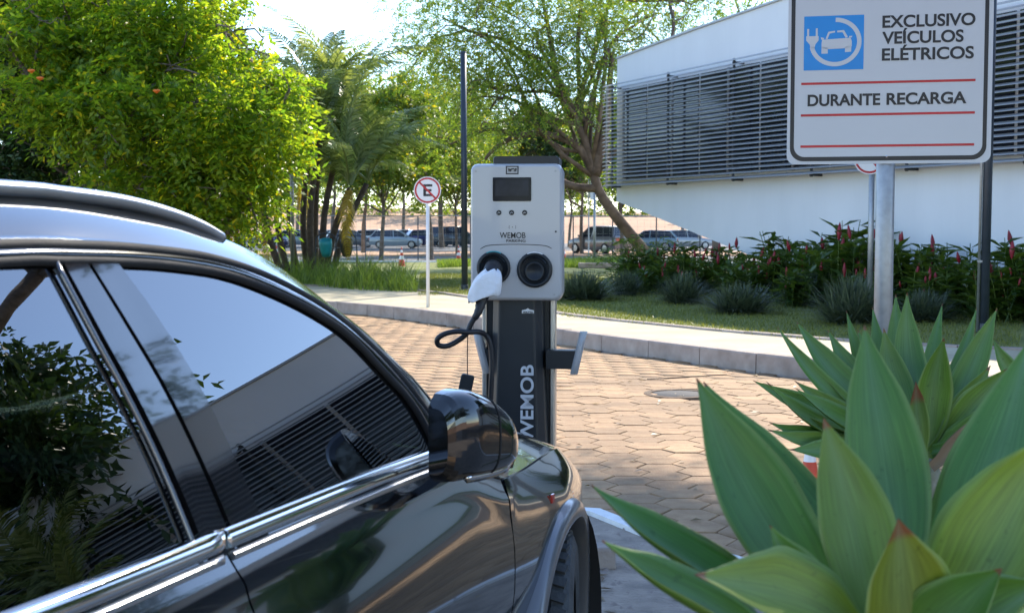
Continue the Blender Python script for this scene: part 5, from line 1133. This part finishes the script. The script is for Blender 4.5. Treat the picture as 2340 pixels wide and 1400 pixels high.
def tuft_proto(seed):
    rng = np.random.default_rng(seed); V = []
    for k in range(900):
        a = rng.uniform(0, 6.28); el = rng.uniform(.25, 1.5); L = rng.uniform(.45, .85); d = np.array([math.cos(a) * math.cos(el), math.sin(a) * math.cos(el), math.sin(el)]); b = np.array([rng.normal(0, .09), rng.normal(0, .09), 0]); s_ = np.array([-math.sin(a), math.cos(a), 0]) * .011
        m_ = b + d * L * .6; e = b + d * L + np.array([0, 0, -.16 * L * math.cos(el)]); V += [b - s_, b + s_, m_ + s_ * .8, m_ - s_ * .8, m_ - s_ * .8, m_ + s_ * .8, e + s_ * .1, e - s_ * .1]
    return mesh('blades', np.array(V), np.arange(len(V)).reshape(-1, 4))
TM = [tuft_proto(5), tuft_proto(6)]
for m_ in TM: m_.materials.append(M['leaf_tuft'])
for px, py, sc, lb in ((1330, 686, 1.15, 'round grass tuft just right of the charger head'), (1560, 694, 1.2, 'round grass tuft, second from the charger, before the red shrubs'), (1690, 716, 1.1, 'round grass tuft in the middle of the lawn, third from the charger'), (1830, 698, 1.0, 'round grass tuft behind the others, fourth from the charger'), (1945, 740, 1.15, 'round grass tuft just left of the big sign post'), (1430, 676, .8, 'small grass tuft beside the sunlit shrub at the far left of the lawn'), (2110, 735, .9, 'round grass tuft between the sign post and the dark post')):
    p = gp(px, py, .19); t = thing('grass_tuft', lb, 'grass tuft', p, random.uniform(0, 6), 'round grass tufts on the lawn'); t.scale = (sc * random.uniform(.85, 1.3), sc * random.uniform(.85, 1.3), sc * random.uniform(.6, .95)); ob('blades', TM[int(px) % 2], None, t)
def blades(name, poly, n, hmin, hmax, m, label, seed, z=.19, lean=.25, w=.008, cat='grass', patch=0.0):
    rng = np.random.default_rng(seed); xs = [p[0] for p in poly]; ys = [p[1] for p in poly]; pts = []
    while len(pts) < n:
        X = rng.uniform(min(xs), max(xs), n); Y = rng.uniform(min(ys), max(ys), n)
        pts += [(x, y) for x, y in zip(X, Y) if inside(poly, x, y)]
    P = np.array(pts[:n]); h = rng.uniform(hmin, hmax, n) * (1 + patch * np.sin(P[:, 0] * 2.3 + P[:, 1] * .7) * np.sin(P[:, 0] * 5.1 + 1) + patch * .6 * np.sin(P[:, 0] * 11 + P[:, 1] * 9)); a = rng.uniform(0, 6.28, n); ln = rng.normal(0, lean, (n, 2)) * h[:, None]
    s_ = np.stack([np.cos(a), np.sin(a)], 1) * w; B0 = np.c_[P - s_, np.full(n, z)]; B1 = np.c_[P + s_, np.full(n, z)]; T_ = np.c_[P + ln, z + h]; Md = np.c_[P + ln * .35 + s_ * .7, z + h * .55]; Md2 = np.c_[P + ln * .35 - s_ * .7, z + h * .55]
    V = np.stack([B0, B1, Md, Md2, Md2, Md, T_ + np.c_[s_ * .1, np.zeros(n)], T_], 1).reshape(-1, 3)
    return tag(ob(name, mesh(name, V, np.arange(len(V)).reshape(-1, 4)), m), label, cat, kind='stuff')
gpl = lambda L: [tuple(gp(x, y, .19)[:2]) for x, y in L]
blades('tall_grass', gpl([(600, 640), (700, 652), (820, 664), (955, 668), (950, 650), (820, 640), (700, 632), (600, 630)]), 4200, .12, .62, M['leaf_grass'], 'strip of tall unmown grass between the sidewalk and the palms', 31, lean=.42, w=.012, patch=.5)
blades('lawn_grass', gpl([(955, 676), (1080, 672), (1290, 724), (1830, 776), (2330, 800), (2340, 700), (1900, 690), (1400, 640), (1290, 625), (960, 625)]), 60000, .02, .065, M['leaf_lawn'], 'short mown lawn grass between the sidewalk and the building', 32, lean=.5, w=.006)
blades('bright_grass', gpl([(1290, 612), (1420, 612), (1420, 596), (1290, 600)]) , 5000, .1, .3, M['leaf_grass'], 'patch of bright longer grass behind the concrete slab', 33, w=.015)
blades('kerb_grass', gpl([(1000, 612), (1075, 609), (1075, 600), (1000, 603)]), 2500, .1, .25, M['leaf_grass'], 'strip of sunlit grass along the far white kerb', 34, w=.015)
# big-leaved bush in sun at the lawn's far end
rng = np.random.default_rng(55); p = gp(1460, 655, .19); t = thing('philodendron_bush', 'sunlit bush of big cut leaves at the left foot of the building', 'bush', p); lv = []; stm = MB()
for k in range(130):
    a = rng.uniform(0, 6.28); el = rng.uniform(.2, 1.3); L = rng.uniform(.5, 1.35); e = Vector((L * math.cos(a) * math.cos(el) * 1.15, L * math.sin(a) * math.cos(el), L * math.sin(el))); stm.tube([(0, 0, 0), e * .6 + Vector((0, 0, .1)), e], .008, 4)
    d = Vector((math.cos(a), math.sin(a), -.4)).normalized(); s_ = d.cross(Vector((0, 0, 1))).normalized()
    for j in range(5):
        for sg_ in (-1, 1):
            b = e + d * (.08 * j); dd = (s_ * sg_ + d * .5 + Vector(rng.normal(0, .15, 3))).normalized(); ll = .20 * (1 - .12 * j); w_ = d * .03; lv += [b, b + dd * ll * .5 + w_, b + dd * ll, b + dd * ll * .5 - w_]
ob('foliage', mesh('foliage', np.array([tuple(v) for v in lv]), np.arange(len(lv)).reshape(-1, 4)), M['leaf_grass'], t); stm.build('stems', M['leaf_shrub'], t)

# ================================================================== PARKED CARS, CONES, BINS
def parked_car(label, px, py, d, yaw, col, L=4.1, Hh=1.46, suv=False, z=.0, Wd=1.74):
    m = mat('parked_paint', col, .3, .35, .04, coat=.8); p = dp(px, py, d); t = thing('parked_car', label, 'car', (p.x, d, z), yaw, 'cars in the parking lot')
    hl = L / 2; hw = Wd / 2; zb = .62 * Hh if not suv else .60 * Hh
    st = [(-hl, .42, .62 * Hh if not suv else .60 * Hh, .80), (-hl + .06, .26, .64 * Hh, .92), (-hl * .62, .22, zb + .02, 1.0), (0, .20, zb, 1.0), (hl * .45, .22, zb - .03, 1.0), (hl * .72, .23, zb - .10, .97), (hl - .12, .26, zb - .22, .88), (hl, .38, zb - .36, .72)]
    r_ = [[(x, s1 * hw * k * a, z0 + (z1 - z0) * b) for s1, a, b in ((-1, .90, 0), (-1, 1, .35), (-1, 1, .75), (-1, .93, 1), (1, .93, 1), (1, 1, .75), (1, 1, .35), (1, .9, 0))] for x, z0, z1, k in st]
    o = MB().loft(r_, True, True).build('body', m, t); autosmooth(o, 38)
    rf = -.25 if suv else -.12
    gst = [(-hl + .10, zb - .01, .90, 0), (-hl * (.86 if suv else .74), Hh - .06, .76, 1), (-.15, Hh - .015, .78, 1), (hl * .10, Hh - .05, .76, 1), (hl * .48, zb - .02, .88, 0)]
    r_ = [[(x, -hw * .93 * 1.0 if False else -hw * k, zz), (x, hw * k, zz)] for x, zz, k, tpf in gst]
    # glass body: prism between belt line and roof line
    belt = [(-hl + .10, zb), (hl * .50, zb - .03)]; roofl = [(-hl * (.90 if suv else .74), Hh - .07), (-.2, Hh - .02), (hl * .12, Hh - .06)]
    prof = [belt[0]] + roofl + [belt[1]]
    q = MB(); ws = [.92, .74, .76, .75, .88]
    q.add([(x, -hw * w_, z_ - .01) for (x, z_), w_ in zip(prof, ws)] + [(x, hw * w_, z_ - .01) for (x, z_), w_ in zip(prof, ws)], [(0, 1, 2, 3, 4), (9, 8, 7, 6, 5), (0, 5, 6, 1), (3, 8, 9, 4), (1, 6, 7, 2), (2, 7, 8, 3)])
    q.build('windows', M['dark_glass'], t)
    q = MB(); q.loft([[(x, -hw * w_ * 1.01, z_ - .05), (x, -hw * w_ * .9, z_ + .012), (x, hw * w_ * .9, z_ + .012), (x, hw * w_ * 1.01, z_ - .05)] for (x, z_), w_ in zip(roofl, ws[1:4])], True, True); q.build('roof', m, t, True)
    for s1 in (-1, 1):
        for a, b in ((prof[0], prof[1]), (prof[3], prof[4]), ((-.12, zb), (-.18, Hh - .03))):
            wa = .93 if b is not prof[4] else .76; wb = .75 if b is not prof[4] else .9
            MB().tube([(a[0], s1 * hw * wa, a[1]), (b[0], s1 * hw * wb, b[1])], .035, 5).build('pillar', m, t)
        MB().box((hl * .40, s1 * (hw + .08), zb + .06), (.12, .16, .12)).build('mirror', m, t)
        MB().box((-hl + .03, s1 * hw * .66, zb - .14), (.08, .32, .20)).build('tail_light', M['red_lens'], t)
        MB().box((hl - .10, s1 * hw * .58, zb - .30), (.16, .34, .14)).build('headlight', M['clear_lens'], t)
        MB().box((.25, s1 * (hw + .004), zb - .12), (.18, .02, .03)).build('door_handle', m, t)
        for xx in (-hl * .60, hl * .62):
            w = ob('wheel', None, None, t, loc=(xx, s1 * (hw - .09), .31)); Mq = Matrix.Rotation(R(90), 4, 'X'); rr = .33 if suv else .31
            MB().lathe([(.2, -.10), (rr - .02, -.10), (rr, -.07), (rr, .07), (rr - .02, .10), (.2, .10)], 20, Mq).build('tyre', M['rubber'], w, True)
            MB().lathe([(0, -.103), (.2, -.095), (.2, .095), (0, .103)], 14, Mq).build('rim', M['wheel_alloy'], w)
    return t
PC = [('silver two-door hatchback side-on behind the traffic cone', 905, 540, 103, 0, (.30, .36, .40), {}), ('dark grey hatchback left of the silver one, behind the palms', 800, 540, 106, .25, (.13, .15, .17), {}), ('white car behind the silver hatchback in the second row', 862, 540, 116, .5, (.72, .74, .76), {}), ('pale silver car at the back, above the silver hatchback roof', 930, 540, 119, .5, (.55, .57, .6), {}),
      ('deep blue car partly behind the no-parking sign post', 978, 540, 112, .35, (.06, .06, .20), {}), ('dark van behind the dark lamp post', 1045, 540, 110, 0, (.05, .07, .09), dict(suv=True, Hh=1.75, L=4.6)), ('silver car behind the lamp post and palm trunks', 690, 540, 108, .2, (.32, .38, .40), {}), ('dark blue car at the left by the broad-leaved tree', 600, 540, 104, .1, (.03, .035, .10), {}),
      ('white car in the back row left, beyond the palms', 775, 540, 122, .6, (.74, .74, .74), {}), ('grey sport utility car on the far road right of the charger', 1372, 560, 80, R(128), (.13, .135, .15), dict(suv=True, Hh=1.66, L=4.4)), ('light blue car behind the leaning trunk near the building', 1482, 540, 92, R(170), (.16, .24, .29), {}), ('grey car far right seen under the building', 1565, 540, 98, .3, (.30, .32, .33), {}), ('white hatchback at the back, between the silver car and the dark van', 1015, 540, 117, .45, (.74, .75, .76), {}), ('light grey car left of the white back row, beyond the litter bins', 735, 540, 113, .35, (.5, .53, .56), {}), ('black car in the back row behind the no-parking sign', 1000, 540, 124, .5, (.03, .03, .035), {})]
for lb, px, py, d, yw, col, kw in PC: parked_car(lb, px, py, d, yw, col, z=0.0 if d > 84 else 0.07, **kw)
def cone(label, p, h=.75):
    t = thing('traffic_cone', label, 'traffic cone', p, 0, 'orange and white traffic cones'); k = h / .75
    MB().rbox((0, 0, .02 * k), (.36 * k, .36 * k, .04 * k), .03 * k).build('base', M['cone_orange'], t)
    for nm, a, b, m in (('body', .04, .28, 'cone_orange'), ('white_band', .28, .42, 'white_gloss'), ('body', .42, .54, 'cone_orange'), ('white_band', .54, .64, 'white_gloss'), ('body', .64, .75, 'cone_orange')):
        ra, rb_ = (.14 * (1 - a / .82)) * k, (.14 * (1 - b / .82)) * k; MB().lathe([(ra, a * k), (rb_, b * k)] + ([(0, b * k)] if b > .7 else []), 16).build(nm, M[m], t, True)
cone('traffic cone on the lawn edge left of the no-parking sign', gp(918, 610, .15)); cone('traffic cone between the dark post and the charger', gp(1048, 597, .0)); cone('traffic cone just right of the charger head', gp(1288, 592, 0)); cone('traffic cone at the left, below the broad-leaved tree', gp(632, 612, .0), .9)
cone('small cone standing on the pavers behind the agave leaves', gp(1850, 1098, 0), .34)
for k, (px, m, lb) in enumerate(((745, 'teal', 'turquoise swinging litter bin among the palm trunks'), (792, 'bin_dark', 'dark swinging litter bin right of the turquoise one'))):
    p = gp(px, 640, .19); p = Vector((dp(px, 600, 35).x, 35, .19)); t = thing('litter_bin', lb, 'litter bin', p)
    zc = dp(px, 566, 35).z - .19
    MB().lathe([(0, -.25), (.11, -.23), (.15, -.10), (.175, .10), (.17, .22), (.15, .23), (.15, .1), (0, .1)], 20, T3((0, 0, zc)) @ Matrix.Rotation(R(18), 4, 'X')).build('bucket', M[m], t, True)
    MB().tube(smooth_path([(-.27, 0, -.05), (-.27, 0, zc + .1), (-.2, 0, zc + .32), (0, 0, zc + .38), (.2, 0, zc + .32), (.27, 0, zc + .1), (.27, 0, -.05)], 24), .018, 8).build('frame', M['pole_dark'], t, True)
    MB().tube([(-.27, 0, zc), (.27, 0, zc)], .012, 6).build('axle', M['galv'], t)
